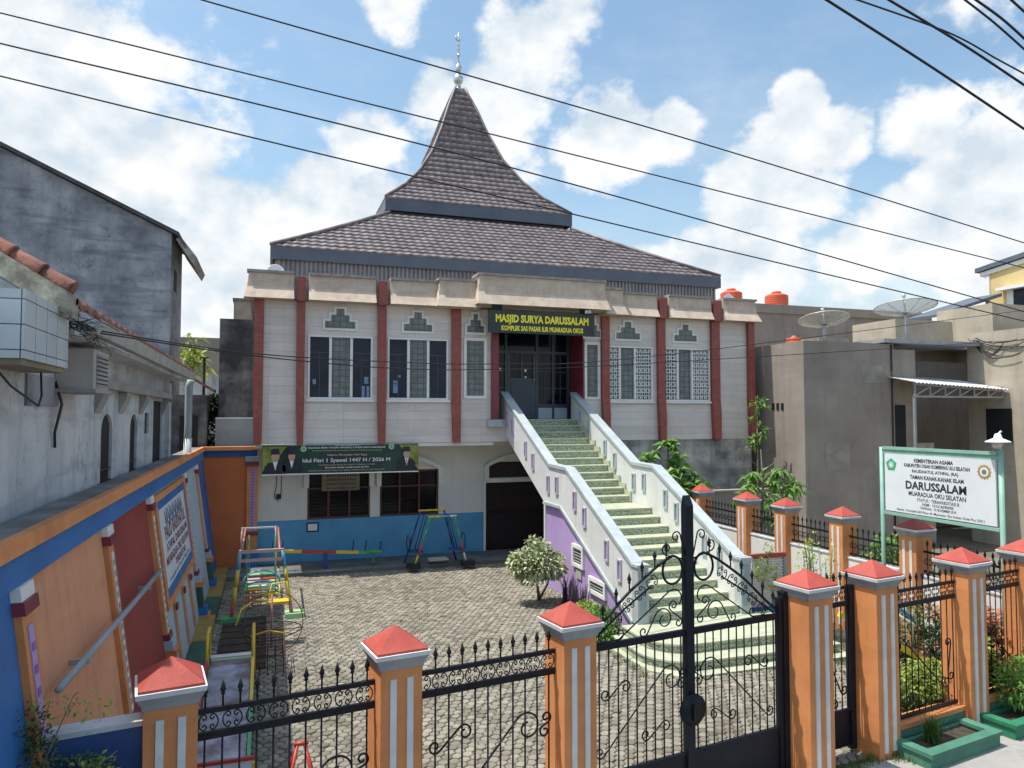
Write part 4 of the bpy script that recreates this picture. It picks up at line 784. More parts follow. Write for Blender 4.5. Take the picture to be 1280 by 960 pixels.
# ---- double gate: each leaf is a thing of its own
def gate_leaf(label, s0, s1, hinge_left):
    w_ = s1-s0; t = thing('gate_leaf', label, 'gate', FP(s0, .12, -.015), FA, 'leaves of the arched iron gate')
    def X(x): return x if hinge_left else w_-x         # x measured from the hinge stile
    zf = .47; zm = 1.63
    def bx(nm, x0, x1, z0, z1, y=.018): mb = MB(); a, b = sorted((X(x0), X(x1))); mb.box((a, -y, z0), (b, y, z1)); return mb.build(nm, m_gateblack, t, local=True)
    bx('hinge_stile', 0, .055, .06, 1.82, .028); bx('mid_rail', .056, w_-.001, zm-.03, zm+.03); bx('sheet_panel', .056, w_-.001, .07, zf, .008); bx('panel_rail', .057, w_-.002, zf+.001, zf+.035)
    n = 11; bm_ = bar_mesh(zm-.03-zf-.035)
    for k in range(n): put(bm_, 'bar', t, (X(.055+(w_-.055)*(k+.5)/n), 0, zf+.035))
    # arched top: slope rising from the hinge into a big spiral against the meeting stile
    xe = w_-.145; K_ = [(.0, 1.66), (.18*xe, 1.79), (.48*xe, 2.06), (.76*xe, 2.25), (.92*xe, 2.345), (xe, 2.37)]; L_ = []
    def arch(u):
        x = u*xe
        for (xa, za), (xb, zb) in zip(K_, K_[1:]):
            if x <= xb+1e-6: return x, za+(zb-za)*(x-xa)/(xb-xa)
        return K_[-1]
    L_ = [arch(k/24) for k in range(25)]
    for _ in range(3): L_ = [L_[0]]+[(q[0], (p[1]+q[1]*2+r[1])/4) for p, q, r in zip(L_, L_[1:], L_[2:])]+[L_[-1]]
    rr0 = .125; big = [(xe+rr0*math.sin(a)*.95, 2.37-rr0*1.06+rr0*1.06*math.cos(a)) for a in [k*.24 for k in range(1, 26)]]
    mb = MB(); mb.tube(flat([(X(p[0]), p[1]) for p in L_+big]), [.014]*25+[.012]*25, 7); mb.build('arched_top', m_gateblack, t, local=True)
    inner = [(.10, 1.67), (.5, 1.94), (.8, 2.11)]
    mb = MB(); mb.tube(flat([(X(p[0]), p[1]) for p in inner]), .009, 6); mb.build('inner_slope', m_gateblack, t, local=True)
    sl_ = math.atan2(2.25-1.79, .58*xe)
    for u in (.20, .33, .46, .59, .72):                    # rings riding under the slope
        x, z = arch(u); put(ME_RING, 'scroll_ring', t, (X(x+.052), 0, z-.075), (0, (-sl_ if hinge_left else sl_), 0))
    for u in (.1, .24, .38, .52, .66, .8, .93):
        x, z = arch(u); put(ME_SPEAR, 'spear_tip', t, (X(x), 0, z))
    def sc2(pts, r=.0068): mb = MB(); mb.tube(flat([(X(p[0]), p[1]) for p in pts], -.012), r, 6); mb.build('scroll', m_gateblack, t, local=True)
    o_ = w_-1.078
    # upper field
    sc2(escroll((o_*.6+.30, 1.645), (o_+.93, 1.94), .115, -1, .55)); sc2(sscroll((o_+.80, 1.79), .10, -1, (o_+.58, 1.705), .045, -1)); sc2(sscroll((o_+.93, 1.90), .05, -1, (o_+.99, 1.745), .04, -1)); sc2(escroll((o_*.5+.12, 1.665), (o_+.30, 1.72), .045, 1, 1.0))
    sc2(escroll((w_-.002, 2.36), (o_+.975, 2.55), .05, 1)); sc2(escroll((w_-.002, 2.33), (o_+.86, 2.44), .055, -1, 1.1))
    # lower field: long S and two small S scrolls
    sc2(sscroll((o_+.88, 1.23), .12, -1, (o_+.09, .70), .05, -1)); sc2(sscroll((o_+.36, 1.24), .055, -1, (o_+.15, 1.20), .05, -1)); sc2(sscroll((o_+.82, .80), .05, -1, (o_+.60, .76), .05, -1)); sc2(sscroll((o_+1.03, 1.26), .04, 1, (o_+1.02, 1.16), .04, 1))
    return t
sm = 4.545
g1 = gate_leaf('left leaf of the black arched iron gate with spirals and a solid lower sheet', S['C']+HP+.005, sm-.05, True)
g2 = gate_leaf('right leaf of the black arched iron gate, carrying the tall pointed centre post', sm+.05, S['D']-HP-.095, False)
off = Vector((-.062, 0, 0))
mb = MB(); mb.box((-.105, -.04, .05), (-.015, .035, 2.84)); mb.add([(-.105, -.04, 2.841), (-.015, -.04, 2.841), (-.015, .035, 2.841), (-.105, .035, 2.841), (-.105, .01, 2.94), (-.015, .01, 2.94)], [(0, 1, 5, 4), (1, 2, 5), (2, 3, 4, 5), (3, 0, 4), (3, 2, 1, 0)]); mb.build('centre_post', m_gateblack, g2, local=True)
mb = MB(); mb.tube([(-.06, -.07, .91), (-.06, -.041, .91)], .15, 28); lk = mb.build('lock_plate', m_gateblack, g2, local=True)
mb = MB(); mb.box((-.085, -.10, .82), (-.045, -.076, .97)); mb.build('latch', m_iron, lk, local=True)
mb = MB(); mb.tube([(w, 0, z) for w, z in ((1.29, 1.82), (1.29, .1))] if False else [(0, 0, 0), (0, 0, .001)], .001, 3)
# hinge post against the right pillar
hp = thing('gate_post', 'thick black steel post fixed to the pillar right of the arched gate', 'post', FP(S['D']-HP-.058, .12), FA); mb = MB(); mb.box((-.032, -.04, -.02), (.038, .04, 1.84)); mb.build('post', m_gateblack, hp, local=True); mb = MB(); mb.box((-.036, -.044, 1.841), (.042, .044, 1.86)); mb.build('cap_plate', m_iron, hp, local=True)
# pedestrian gate
pg = thing('pedestrian_gate', 'narrow black iron pedestrian gate between two orange pillars', 'gate', FP(S['D']+HP+.018, .12), FA); w_ = S['E']-S['D']-2*HP-.036
for nm, x0, x1, z0, z1, y in (('latch_stile', w_-.09, w_-.01, .04, 1.82, .03), ('hinge_stile', .005, .035, .06, 1.80, .018), ('top_rail', .036, w_-.091, 1.785, 1.815, .016), ('mid_rail', .036, w_-.091, 1.60, 1.65, .016), ('sheet_panel', .036, w_-.091, .08, .45, .008), ('panel_rail', .036, w_-.091, .451, .48, .016)):
    mb = MB(); mb.box((x0, -y, z0), (x1, y, z1)); mb.build(nm, m_gateblack, pg, local=True)
bm_ = bar_mesh(1.12)
for k in range(6): put(bm_, 'bar', pg, (.07+k*.105, 0, .48)); put(ME_SPEAR, 'spear_tip', pg, (.07+k*.105, 0, 1.81))
for k in range(4): put(ME_RING, 'scroll_ring', pg, (.105+k*.145, 0, 1.718))
for pts in (sscroll((.15, 1.15), .07, 1, (.5, .7), .05, 1), sscroll((.15, .6), .05, -1, (.35, .56), .05, -1)):
    mb = MB(); mb.tube(flat(pts, -.012), .008, 6); mb.build('scroll', m_gateblack, pg, local=True)

# ---- side fence: white low walls with iron panels between the orange pillars
ysd = [6.98, 8.84, 10.35, 11.82, 13.04, 14.75]
SLAB = ['nearest the street', 'below the white school sign', 'behind the yellow flowering weed', 'behind the lattice screen', 'beside the stair parapet']
for k in range(5):
    y0, y1 = ysd[k]+HP, ysd[k+1]-HP
    wl = thing('low_wall', 'white low wall of the side fence '+SLAB[k], 'low wall', (9.65, y0, 0), 0, 'white low walls of the side fence')
    mb = MB(); mb.box((9.60, y0, -.05), (9.70, y1, 1.22)); mb.build('wall', m_whitewall, wl)
    mb = MB(); mb.box((9.585, y0, 1.222), (9.715, y1, 1.25)); mb.build('coping', m_stripe, wl)
    t = thing('spiked_fence', 'black spiked iron panel on the side wall '+SLAB[k], 'fence panel', (9.65, y0, 1.25), 0, 'black spiked panels of the side fence'); w_ = y1-y0
    for nm, z in (('top_rail', 1.60), ('lower_rail', 1.30)): mb = MB(); mb.box((9.636, y0, z-.016), (9.664, y1, z+.016)); mb.build(nm, m_iron, t)
    n = round(w_/.115); bm_ = bar_mesh(.27)
    for j in range(n): put(bm_, 'bar', t, (0, w_*(j+.5)/n, .065)); put(ME_SPEAR, 'spear_tip', t, (0, w_*(j+.5)/n, .365))
    m = round(w_/.14)
    for j in range(m): put(ME_RING, 'scroll_ring', t, (0, w_*(j+.5)/m, .20), (0, 0, math.pi/2)); 
bw = thing('red_low_wall', 'brick red low wall end beside the pillar under the school sign', 'low wall', (9.2, 8.6, 0)); mb = MB(); mb.box((8.95, 9.15, -.03), (9.58, 9.3, 1.08)); mb.build('wall', m_brick, bw); mb = MB(); mb.box((8.93, 9.13, 1.082), (9.6, 9.32, 1.12)); mb.build('coping', m_stripe, bw)
# white lattice planter screen right of the stair foot
lt = thing('lattice_screen', 'white pierced lattice screen in a red frame to the right of the stair foot', 'screen', (8.4, 10.9, 0))
mb = MB()
for k in range(15): x = 8.16+k*.043; mb.box((x-.008, 10.88, .32), (x+.008, 10.91, 1.17))
for k in range(17): z = .34+k*.052; mb.box((8.12, 10.878, z-.008), (8.80, 10.912, z+.008))
mb.build('lattice', m_lattice, lt); mb = MB(); mb.box((8.10, 10.86, 1.171), (8.84, 10.94, 1.25)); mb.build('top_beam', m_brick, lt); mb = MB(); mb.box((8.802, 10.86, .1), (8.86, 10.94, 1.169)); mb.build('side_post', m_newel, lt); mb = MB(); mb.box((8.10, 10.86, -.02), (8.80, 10.95, .319)); mb.build('base', m_blue, lt)
# green planters on the pavement
for (s0, s1, mt, lab, h_) in ((7.18, 8.42, m_greenbox, 'pale green concrete planter box with weeds, in front of the right hand fence', .13), (8.72, 11.2, m_greenbox2, 'bright green concrete planter box at the right edge under the ferns', .13)):
    t = thing('planter_box', lab, 'planter', FP(s0, -.2), FA); w_ = s1-s0
    mb = MB(); mb.box((0, -.36, -.04), (w_, -.29, h_)); mb.box((0, .03, -.04), (w_, .06, h_)); mb.box((0, -.289, -.04), (.08, .029, h_)); mb.box((w_-.08, -.289, -.04), (w_, .029, h_)); mb.build('box', mt, t, local=True)
    mb = MB(); mb.box((-.02, -.385, h_+.002), (w_+.02, -.265, h_+.045)); mb.box((-.02, -.264, h_+.003), (.1, .03, h_+.044)); mb.box((w_-.1, -.264, h_+.003), (w_+.02, .03, h_+.044)); mb.build('rim', mt, t, local=True)
    mb = MB(); mb.box((.081, -.288, 0), (w_-.081, .028, h_-.03)); mb.build('soil', m_soil, t, local=True)

# ---- school signboard on two posts, facing the yard
ss = thing('school_sign', 'white school signboard with dark lettering in a sage green frame beside the side fence', 'sign', (9.3, 8.1, 0))
P1, P2, XX = 9.12, 7.13, 9.30
for y, h_ in ((P1, 3.20), (P2, 3.24)):
    mb = MB(); mb.tube([(XX, y, -.02), (XX, y, h_)], .032, 10); mb.build('post', m_signgreen, ss)
for z in (3.19, 2.17):
    mb = MB(); mb.bar((XX, P1-.033, z), (XX, P2+.033, z), .045); mb.build('cross_rail', m_signgreen, ss)
mb = MB(); mb.box((XX-.012, P2+.07, 2.21), (XX+.012, P1-.07, 3.10)); pl = mb.build('panel', m_signwhite, ss)
mb = MB(); mb.box((XX-.006, P2+.034, 3.101), (XX+.006, P1-.034, 3.166)); mb.build('top_flange', m_signgreen, ss)
FXp = XX-.0145; ym = (P1+P2)/2
def stx(s_, y, z, wd, h_, b=.028, mat=m_ink): text(ss, s_, (FXp, y, z), (0, -1, 0), (0, 0, 1), wd, h_, mat, b)
stx('KEMENTERIAN AGAMA', ym+.04, 3.02, .66, .058); stx('KABUPATEN OGAN KOMERING ULU SELATAN', ym, 2.945, 1.10, .055); stx('RAUDHATUL ATHFAL (RA)', ym+.02, 2.855, .78, .06, .02); stx('TAMAN KANAK-KANAK ISLAM', ym, 2.77, .90, .06)
stx('DARUSSALAM', ym+.02, 2.645, 1.02, .125, .03); stx('MUARADUA OKU SELATAN', ym, 2.52, .96, .068, .018); stx('STATUS : TERAKREDITASI B', ym-.02, 2.435, .70, .045, .008); stx('NSM : 101216090005', ym-.02, 2.375, .52, .042, .008); stx('TANGGAL : 19 NOVEMBER 2019', ym-.02, 2.32, .60, .038, .008); stx('Alamat : Komplek SAS Pasar Ilir Muaradua Oku Selatan Kode Pos 32211', ym-.02, 2.25, 1.46, .045, .006)
def disc(c, r, n, dx, mat, nm, parent, rot=0, star=0):
    pts = [(c[0]+r*(1 if not star or k % 2 == 0 else star)*math.cos(rot+2*math.pi*k/n), c[1]+r*(1 if not star or k % 2 == 0 else star)*math.sin(rot+2*math.pi*k/n)) for k in range(n)]
    mb = MB(); mb.prism(pts, 0, FXp-dx, FXp-dx+.0015); return mb.build(nm, mat, parent)
e = disc((P1-.20, 2.93), .105, 5, .0, m_emblemgreen, 'pentagon_emblem', ss, math.pi/2); disc((P1-.20, 2.93), .055, 24, .002, m_pgrn, 'emblem_wreath', e); disc((P1-.20, 2.925), .034, 4, .004, m_white, 'emblem_book', e, math.pi/4)
e = disc((P2+.23, 2.93), .105, 24, .0, m_gold, 'round_emblem', ss, 0, .86); disc((P2+.23, 2.93), .062, 20, .002, m_white, 'emblem_disc', e); disc((P2+.23, 2.93), .036, 16, .004, m_greytext, 'emblem_centre', e)
lp = thing('lamp', 'white enamel lamp with a round bulb on top of the right sign post', 'lamp', (XX, P2, 3.24))
mb = MB(); mb.tube([(XX, P2, 3.24), (XX, P2+.0, 3.36), (XX, P2+.03, 3.45), (XX, P2-.02, 3.49)], .014, 8); mb.build('arm', m_lampwhite, lp)
mb = MB(); mb.lathe([(.03, .13), (.045, .10), (.05, .07), (.15, .025), (.155, .01), (.145, .012), (.045, .06), (.02, .06)], (XX-.04, P2-.0, 3.33), 20); mb.build('shade', m_lampwhite, lp)
mb = MB(); mb.lathe([(.02, .05), (.055, .02), (.065, -.02), (.045, -.06), (.005, -.075)], (XX-.06, P2, 3.33), 14); mb.build('bulb', m_bulb, lp)

# ================================================================== LEFT SIDE: leaning boundary wall
bwl = thing('boundary_wall', 'leaning boundary wall of orange, peach, dark red and blue panels along the yard', 'wall', (-1.1, 12, 0))
LEAN = .4/2.95
def LWp(y, z, d=0): return (-1.1-LEAN*z+d, y, z)
def slab(y0, y1, z0, z1, d0, d1, name, mat, parent=bwl):
    mb = MB(); mb.hexa([LWp(y0, z0, d0), LWp(y1, z0, d0), LWp(y1, z0, d1), LWp(y0, z0, d1)], [LWp(y0, z1, d0), LWp(y1, z1, d0), LWp(y1, z1, d1), LWp(y0, z1, d1)]); return mb.build(name, mat, parent)
slab(3.0, 18.6, -.05, 2.86, -.2, 0, 'wall_core', m_oldwhite)
for (y0, y1, mt, nm) in ((3.0, 5.10, m_blue, 'blue_panel'), (5.34, 7.56, m_peach, 'peach_panel'), (7.84, 10.14, m_rust, 'dark_red_panel'), (10.46, 14.08, m_paleblue, 'white_panel'), (14.38, 16.4, m_paleblue, 'pale_blue_panel'), (16.72, 18.58, m_blue, 'royal_blue_panel')):
    slab(y0+.003, y1-.003, 0, 2.67, .001, .012, nm, mt)
slab(3.0, 18.58, 2.672, 2.86, .001, .05, 'blue_band', m_blue)
slab(3.0, 18.6, 2.862, 2.95, -.24, .02, 'coping_top', m_stain2); slab(3.0, 18.49, 2.862, 2.965, .021, .09, 'coping_edge', m_orange)
for k, y in enumerate((5.22, 7.70, 10.30, 14.23, 16.56)):
    pi = slab(y-.115, y+.115, .0, 2.498, .001, .055, 'pilaster', m_orange if k < 3 else m_peach)
    slab(y-.045, y+.045, .92, 2.42, .056, .063, 'pilaster_strip', m_stripe if k else m_lav, pi)
    mb = MB(); z = 1.0
    while z < 2.36: 
        mb.hexa([LWp(y-.03, z, .064), LWp(y+.03, z, .064), LWp(y+.03, z, .067), LWp(y-.03, z, .067)], [LWp(y-.03, z+.05, .064), LWp(y+.03, z+.05, .064), LWp(y+.03, z+.05, .067), LWp(y-.03, z+.05, .067)]); z += .1 if k else .14
    mb.build('tile_strip', m_purple if k < 1 else m_newel, pi)
    slab(y-.14, y+.14, 2.50, 2.58, .001, .085, 'capital_band', m_maroon, pi); slab(y-.13, y+.13, 2.582, 2.668, .001, .07, 'capital_block', m_whitetrim, pi)
    slab(y-.14, y+.14, .86, .93, .001, .085, 'neck_band', m_maroon, pi); slab(y-.15, y+.15, .74, .858, .001, .11, 'plinth_top', m_paleblue, pi); slab(y-.16, y+.16, .66, .738, .001, .14, 'plinth_moulding', m_orange, pi)
    slab(y-.135, y+.135, .3, .658, .001, .10, 'plinth_panel', m_greendark, pi); slab(y-.16, y+.16, .16, .298, .001, .15, 'plinth_step', m_blue, pi); slab(y-.18, y+.18, .0, .158, .001, .18, 'plinth_foot', m_orange, pi)
for y in (11.3, 12.3, 13.25): 
    pi = slab(y-.06, y+.06, .2, 1.12, .0125, .05, 'dado_pilaster', m_peach); slab(y-.075, y+.075, .98, 1.06, .0505, .075, 'neck_band', m_maroon, pi)
# mural signboard fixed on the wall
ms = thing('mural_sign', 'white wall sign with maroon and grey lettering in a blue and orange frame', 'sign', (-1.3, 12.27, 1.1))
def sslab(y0, y1, z0, z1, d0, d1, nm, mt): return slab(y0, y1, z0, z1, d0, d1, nm, mt, ms)
sslab(10.47, 14.06, 1.15, 1.23, .013, .07, 'outer_frame', m_orange); sslab(10.47, 14.06, 2.55, 2.63, .013, .07, 'outer_frame', m_orange); sslab(10.47, 10.62, 1.231, 2.549, .013, .07, 'outer_frame', m_orange); sslab(13.94, 14.06, 1.231, 2.549, .013, .07, 'outer_frame', m_peach)
sslab(10.621, 13.939, 1.231, 2.549, .013, .045, 'blue_border', m_blue); sslab(10.80, 13.74, 1.37, 2.42, .0455, .052, 'panel', m_signwhite)
UPW = Vector((-LEAN, 0, 1)).normalized()
def mt_(s_, z, w_, h_, mat, y=12.3, b=.02): text(ms, s_, LWp(y, z, .0545), (0, 1, 0), UPW, w_, h_, mat, b)
mt_('PAUD RAUDHATUL', 2.06, 2.4, .20, m_maroontext); mt_('ATHFAL DARUSSALAM', 1.86, 2.5, .12, m_maroontext, 12.35); mt_('MUARADUA OKU SELATAN', 1.695, 2.7, .12, m_maroontext, 12.3); mt_('TERDAFTAR', 1.55, 1.3, .10, m_maroontext, 12.45); mt_('Komplek SAS Pasar Ilir Muaradua', 1.43, 2.5, .07, m_greytext, 12.3, .01)
mb = MB()                                             # flowing calligraphic strokes along the top line
def cal(pts, r=.012): mb.tube([LWp(12.2+p[0], 2.27+p[1], .056) for p in pts], [r*(.4+.8*math.sin(math.pi*k/(len(pts)-1))) for k in range(len(pts))], 5)
for k in range(6):
    x = -.95+k*.34; cal([(x, .10), (x+.02, .02), (x+.05, -.05), (x+.14, -.07), (x+.22, -.03), (x+.26, .03)]); cal([(x+.2, .12), (x+.19, .03), (x+.17, -.04)]); cal([(x+.06, -.09), (x+.1, -.095), (x+.13, -.085)], .01)
cal([(-1.0, -.06), (-.6, -.10), (0, -.11), (.6, -.085), (1.1, -.04)]); mb.build('calligraphy', m_greytext, ms)
pp = thing('wall_pipe', 'grey pipe running across the peach and dark red wall panels', 'pipe', (-1.3, 7.6, 1.85)); mb = MB(); mb.tube([LWp(5.45, 1.93, .10), LWp(7.6, 1.86, .11), LWp(10.1, 1.77, .10)], .026, 8); mb.build('pipe', m_pipegrey, pp)
for y, z in ((6.1, 1.906), (8.9, 1.808)):
    mb = MB(); mb.hexa([LWp(y-.012, z-.02, .02), LWp(y+.012, z-.02, .02), LWp(y+.012, z-.02, .15), LWp(y-.012, z-.02, .15)], [LWp(y-.012, z+.02, .02), LWp(y+.012, z+.02, .02), LWp(y+.012, z+.02, .15), LWp(y-.012, z+.02, .15)]); mb.build('clamp', m_gutter, pp)
ew = thing('end_wall', 'burnt orange end wall with a blue band beside the banner', 'wall', (-.9, 18.6, 0))
mb = MB(); mb.prism([(-1.14, -.05), (-.24, -.05), (-.24, 2.72), (-1.46, 2.72)], 1, 18.58, 18.74); mb.build('wall', m_orangedark, ew)
mb = MB(); mb.box((-1.48, 18.55, 2.722), (-.24, 18.74, 2.87)); mb.build('blue_band', m_deepblue, ew); mb = MB(); mb.box((-1.5, 18.50, 2.872), (-.2, 18.76, 2.96)); mb.build('coping', m_orange, ew)
mb = MB(); mb.box((-.46, 18.50, .0), (-.21, 18.578, 2.5)); pi = mb.build('pilaster', m_orange, ew)
mb = MB(); mb.box((-.38, 18.488, .95), (-.28, 18.499, 2.45)); mb.build('tile_strip', m_lav, pi)
mb = MB()
for k in range(21): mb.box((-.36, 18.484, .98+k*.07), (-.30, 18.4875, 1.02+k*.07))
mb.build('purple_tiles', m_purple, pi)
mb = MB(); mb.box((-.49, 18.47, 2.502), (-.19, 18.578, 2.6)); mb.build('capital_band', m_maroon, pi); mb = MB(); mb.box((-.5, 18.46, 2.602), (-.18, 18.578, 2.72)); mb.build('capital_block', m_newel, pi); mb = MB(); mb.box((-.5, 18.47, .84), (-.19, 18.578, .93)); mb.build('neck_band', m_maroon, pi); mb = MB(); mb.box((-.5, 18.45, 0), (-.19, 18.578, .5)); mb.build('plinth', m_blue, pi)
lb = thing('blue_low_wall', 'deep blue low wall with a pale worn top joining the nearest orange pillar', 'low wall', FP(-1.0), FA)
mb = MB(); mb.box((-.3, -.07, -.05), (1.0-HP-.003, .07, 1.70)); mb.build('wall', m_deepblue, lb, local=True); mb = MB(); mb.box((-.3, -.075, 1.702), (1.0-HP-.003, .085, 1.735)); mb.build('worn_top', m_oldwhite, lb, local=True)

# ================================================================== LEFT NEIGHBOUR
lh = thing('left_house', 'weathered white house with a mossy clay tile roof behind the leaning wall', 'house', (-3, 10, 0))
HX = -1.80
w = MB(); w.recalc = False
oy = [(9.32, 9.95, 2.4, 3.72), (11.15, 11.72, 2.4, 3.72), (12.38, 12.8, 3.42, 3.74), (13.25, 14.35, 2.2, 3.95)]
def holed_x(mb, y0, y1, z0, z1, x, dep, holes):
    ys_ = sorted({y0, y1, *[h[0] for h in holes], *[h[1] for h in holes]}); zs = sorted({z0, z1, *[h[2] for h in holes], *[h[3] for h in holes]})
    for i in range(len(ys_)-1):
        for j in range(len(zs)-1):
            cy, cz = (ys_[i]+ys_[i+1])/2, (zs[j]+zs[j+1])/2
            if any(h[0] < cy < h[1] and h[2] < cz < h[3] for h in holes): continue
            mb.add([(x, ys_[i], zs[j]), (x, ys_[i+1], zs[j]), (x, ys_[i+1], zs[j+1]), (x, ys_[i], zs[j+1])], [(0, 1, 2, 3)])
    for (a, b, c, d) in holes:
        q = [(x, a, c), (x, b, c), (x, b, d), (x, a, d)]; r = [(p[0]-dep, p[1], p[2]) for p in q]
        for i in range(4): mb.add([q[i], r[i], r[(i+1) % 4], q[(i+1) % 4]], [(0, 1, 2, 3)])
holed_x(w, 2.5, 15.2, 0, 4.42, HX, .04, oy); w.add([(HX, 15.2, 0), (HX, 15.2, 4.42), (-7, 15.2, 4.42), (-7, 15.2, 0)], [(0, 1, 2, 3)]); w.build('wall', m_oldwhite, lh)
for (a, b, c, d) in oy:
    mb = MB(); mb.box((HX-.09, a-.01, c-.01), (HX-.035, b+.01, d+.01)); f = mb.build('window_opening', m_dark, lh)
    if d-c > .5 and b-a < .9:
        mb = MB()
        for k in range(5): mb.box((HX-.034, a, c+.1+k*.14), (HX-.01, b, c+.115+k*.14))
        mb.build('louvre', m_brownframe, f)
        mb = MB(); n = 8; cy, rz_ = (a+b)/2, (b-a)/2
        for s_ in (-1, 1):
            pts = [(cy+s_*rz_*math.cos(k*math.pi/2/n), d-.22+.22*math.sin(k*math.pi/2/n)) for k in range(n+1)]
            for k in range(n): mb.prism([pts[k], pts[k+1], (pts[k+1][0], d+.004), (pts[k][0], d+.004)], 0, HX-.034, HX-.001)
        mb.build('arch_head', m_oldwhite, f)
mb = MB(); mb.box((HX+.001, 9.0, 4.0), (HX+.12, 14.6, 4.1)); mb.build('ledge', m_conc, lh)
for y in (9.1, 10.45, 12.0, 14.5): mb = MB(); mb.prism([(HX+.001, 3.72), (HX+.10, 3.95), (HX+.10, 3.998), (HX+.001, 3.998)], 1, y-.16, y+.16); mb.build('bracket', m_conc, lh)
mb = MB(); mb.box((HX+.001, 6.55, 3.78), (HX+.02, 7.45, 4.03)); mb.build('patched_board', m_wallgrey, lh)
mb = MB(); mb.box((HX-.02, 14.45, 0), (HX+.1, 14.72, 4.3)); mb.build('corner_post', m_oldwhite, lh)
# clay roof with wavy courses, ridge tiles down the near verge
sl = .62; ex_, ez = -1.42, 4.56
mb = MB(); mb.smooth = True; rows, nx = 16, 150
for k in range(rows):
    x0, x1 = ex_-k*.3, ex_-(k+1)*.3-.03
    vs = []
    for i in range(nx+1):
        y = 6.35+8.95*i/nx; wv = .022*math.sin(i*math.pi/2.5); vs += [(x0, y, ez+k*.3*sl+.03+wv-.045), (x0, y, ez+k*.3*sl+.035+wv), (x1, y, ez+(k+1)*.3*sl+wv)]
    fs = []
    for i in range(nx): a = i*3; fs += [(a, a+3, a+4, a+1), (a+1, a+4, a+5, a+2)]
    mb.add(vs, fs)
mb.recalc = False; mb.build('tile_roof', m_clay, lh)
mb = MB()
for k in range(22):
    x0 = ex_-.02-k*.2; a, b = (x0, 6.3, ez+.08+sl*(ex_-x0)), (x0-.235, 6.3, ez+.08+sl*(ex_-x0+.235)); mb.tube([a, ((a[0]*.92+b[0]*.08), 6.3, a[2]*.92+b[2]*.08), b], [.085, .08, .062], 12)
mb.build('ridge_tiles', m_clay, lh)
mb = MB(); mb.prism([(ex_, ez-.12), (ex_-4.6, ez-.12+4.6*sl), (ex_-4.6, ez+.06+4.6*sl), (ex_, ez+.06)], 1, 6.2, 6.42); mb.build('verge_mortar', m_mortar, lh)
mb = MB(); mb.prism([(ex_-.06, ez-.10), (ex_-4.6, ez-.10+4.54*sl), (ex_-4.6, 4.43), (ex_-.36, 4.43), (ex_-.36, ez-.12)], 1, 6.43, 6.6); mb.build('gable', m_oldwhite, lh)
mb = MB()
for k in range(7): y0 = 7.0+k*1.22; mb.prism([(-1.53, 4.50), (-1.50, 4.41), (-1.40, 4.40), (-1.375, 4.53), (-1.39, 4.53), (-1.41, 4.415), (-1.49, 4.425), (-1.515, 4.50)], 1, y0+.004, y0+1.216)
mb.build('gutter', m_gutter, lh)
mb = MB(); mb.box((HX, 6.7, 4.36), (-1.5, 15.2, 4.395)); mb.build('eave_board', m_oldwhite, lh)
mb = MB(); mb.tube([(-1.45, 15.62, 4.40), (-1.5, 15.66, 4.28), (-1.5, 15.68, 3.5), (-1.52, 15.7, 2.6)], .07, 10); mb.build('downpipe', m_pipegrey, lh)
mb = MB(); mb.tube([(-1.5, 15.69, 3.25), (-1.52, 15.7, 2.5)], .076, 10); mb.build('white_pipe_end', m_whitep, lh)
tb = thing('tiled_canopy', 'white ceramic clad canopy block jutting from the house at the left edge', 'canopy', (-2, 5.9, 4.05))
mb = MB(); mb.box((-2.9, 5.42, 4.07), (-1.5, 6.5, 4.52)); mb.build('cladding', m_whitetile, tb); mb = MB(); mb.box((-2.9, 5.44, 4.03), (-1.52, 6.48, 4.068)); mb.build('underside', m_buff, tb)
ac = thing('air_conditioner', 'beige air conditioner outdoor unit under the broken gutter of the left house', 'air conditioner', (-1.66, 7.7, 3.9))
mb = MB(); mb.box((-1.795, 7.38, 3.94), (-1.50, 8.02, 4.30)); mb.build('casing', m_ac, ac); mb = MB(); mb.box((-1.499, 7.5, 3.97), (-1.492, 7.95, 4.27)); gr = mb.build('grille', m_capgrey, ac)
mb = MB()
for k in range(7): mb.box((-1.491, 7.5, 3.99+k*.04), (-1.486, 7.95, 4.0+k*.04))
mb.build('grille_slats', m_iron, gr); mb = MB(); mb.box((-1.795, 7.3, 3.905), (-1.46, 8.08, 3.938)); mb.build('shelf', m_conc, ac); mb = MB(); mb.tube([(-1.78, 7.32, 4.0), (-1.72, 7.3, 3.8), (-1.77, 7.3, 3.55), (-1.78, 7.36, 3.42)], .012, 6); mb.build('drain_hose', m_wire, ac)
wt = thing('wire_tangle', 'dark tangle of wires and twigs under the broken eave behind the tiled canopy', 'wires', (-1.5, 7, 4.4)); mb = MB(); rn = random.Random(11)
for k in range(34):
    p = Vector((-1.55, 6.62, 4.46)); pts = []
    for j in range(6): pts.append(p.copy()); p += Vector((rn.uniform(-.06, .09), rn.uniform(-.02, .26), rn.gauss(.0, .035)))
    mb.tube(pts, rn.uniform(.002, .005), 4)
mb.build('wires', m_wire, wt)
lw = thing('hanging_wire', 'dark loop of wire hanging below the tiled canopy', 'wire', (-1.7, 5.9, 3.9)); mb = MB(); mb.tube([(-1.7, 5.5, 4.04), (-1.66, 5.75, 3.9), (-1.6, 6.15, 3.77), (-1.62, 6.3, 3.85), (-1.66, 6.42, 4.04)], .008, 5); mb.build('wire', m_wire, lw)
tw = thing('grey_building', 'tall blotched grey rendered building with a sloping roof at the left', 'building', (-5, 16, 0))
rx = lambda x: 8.15+(-2.3-x)*.475
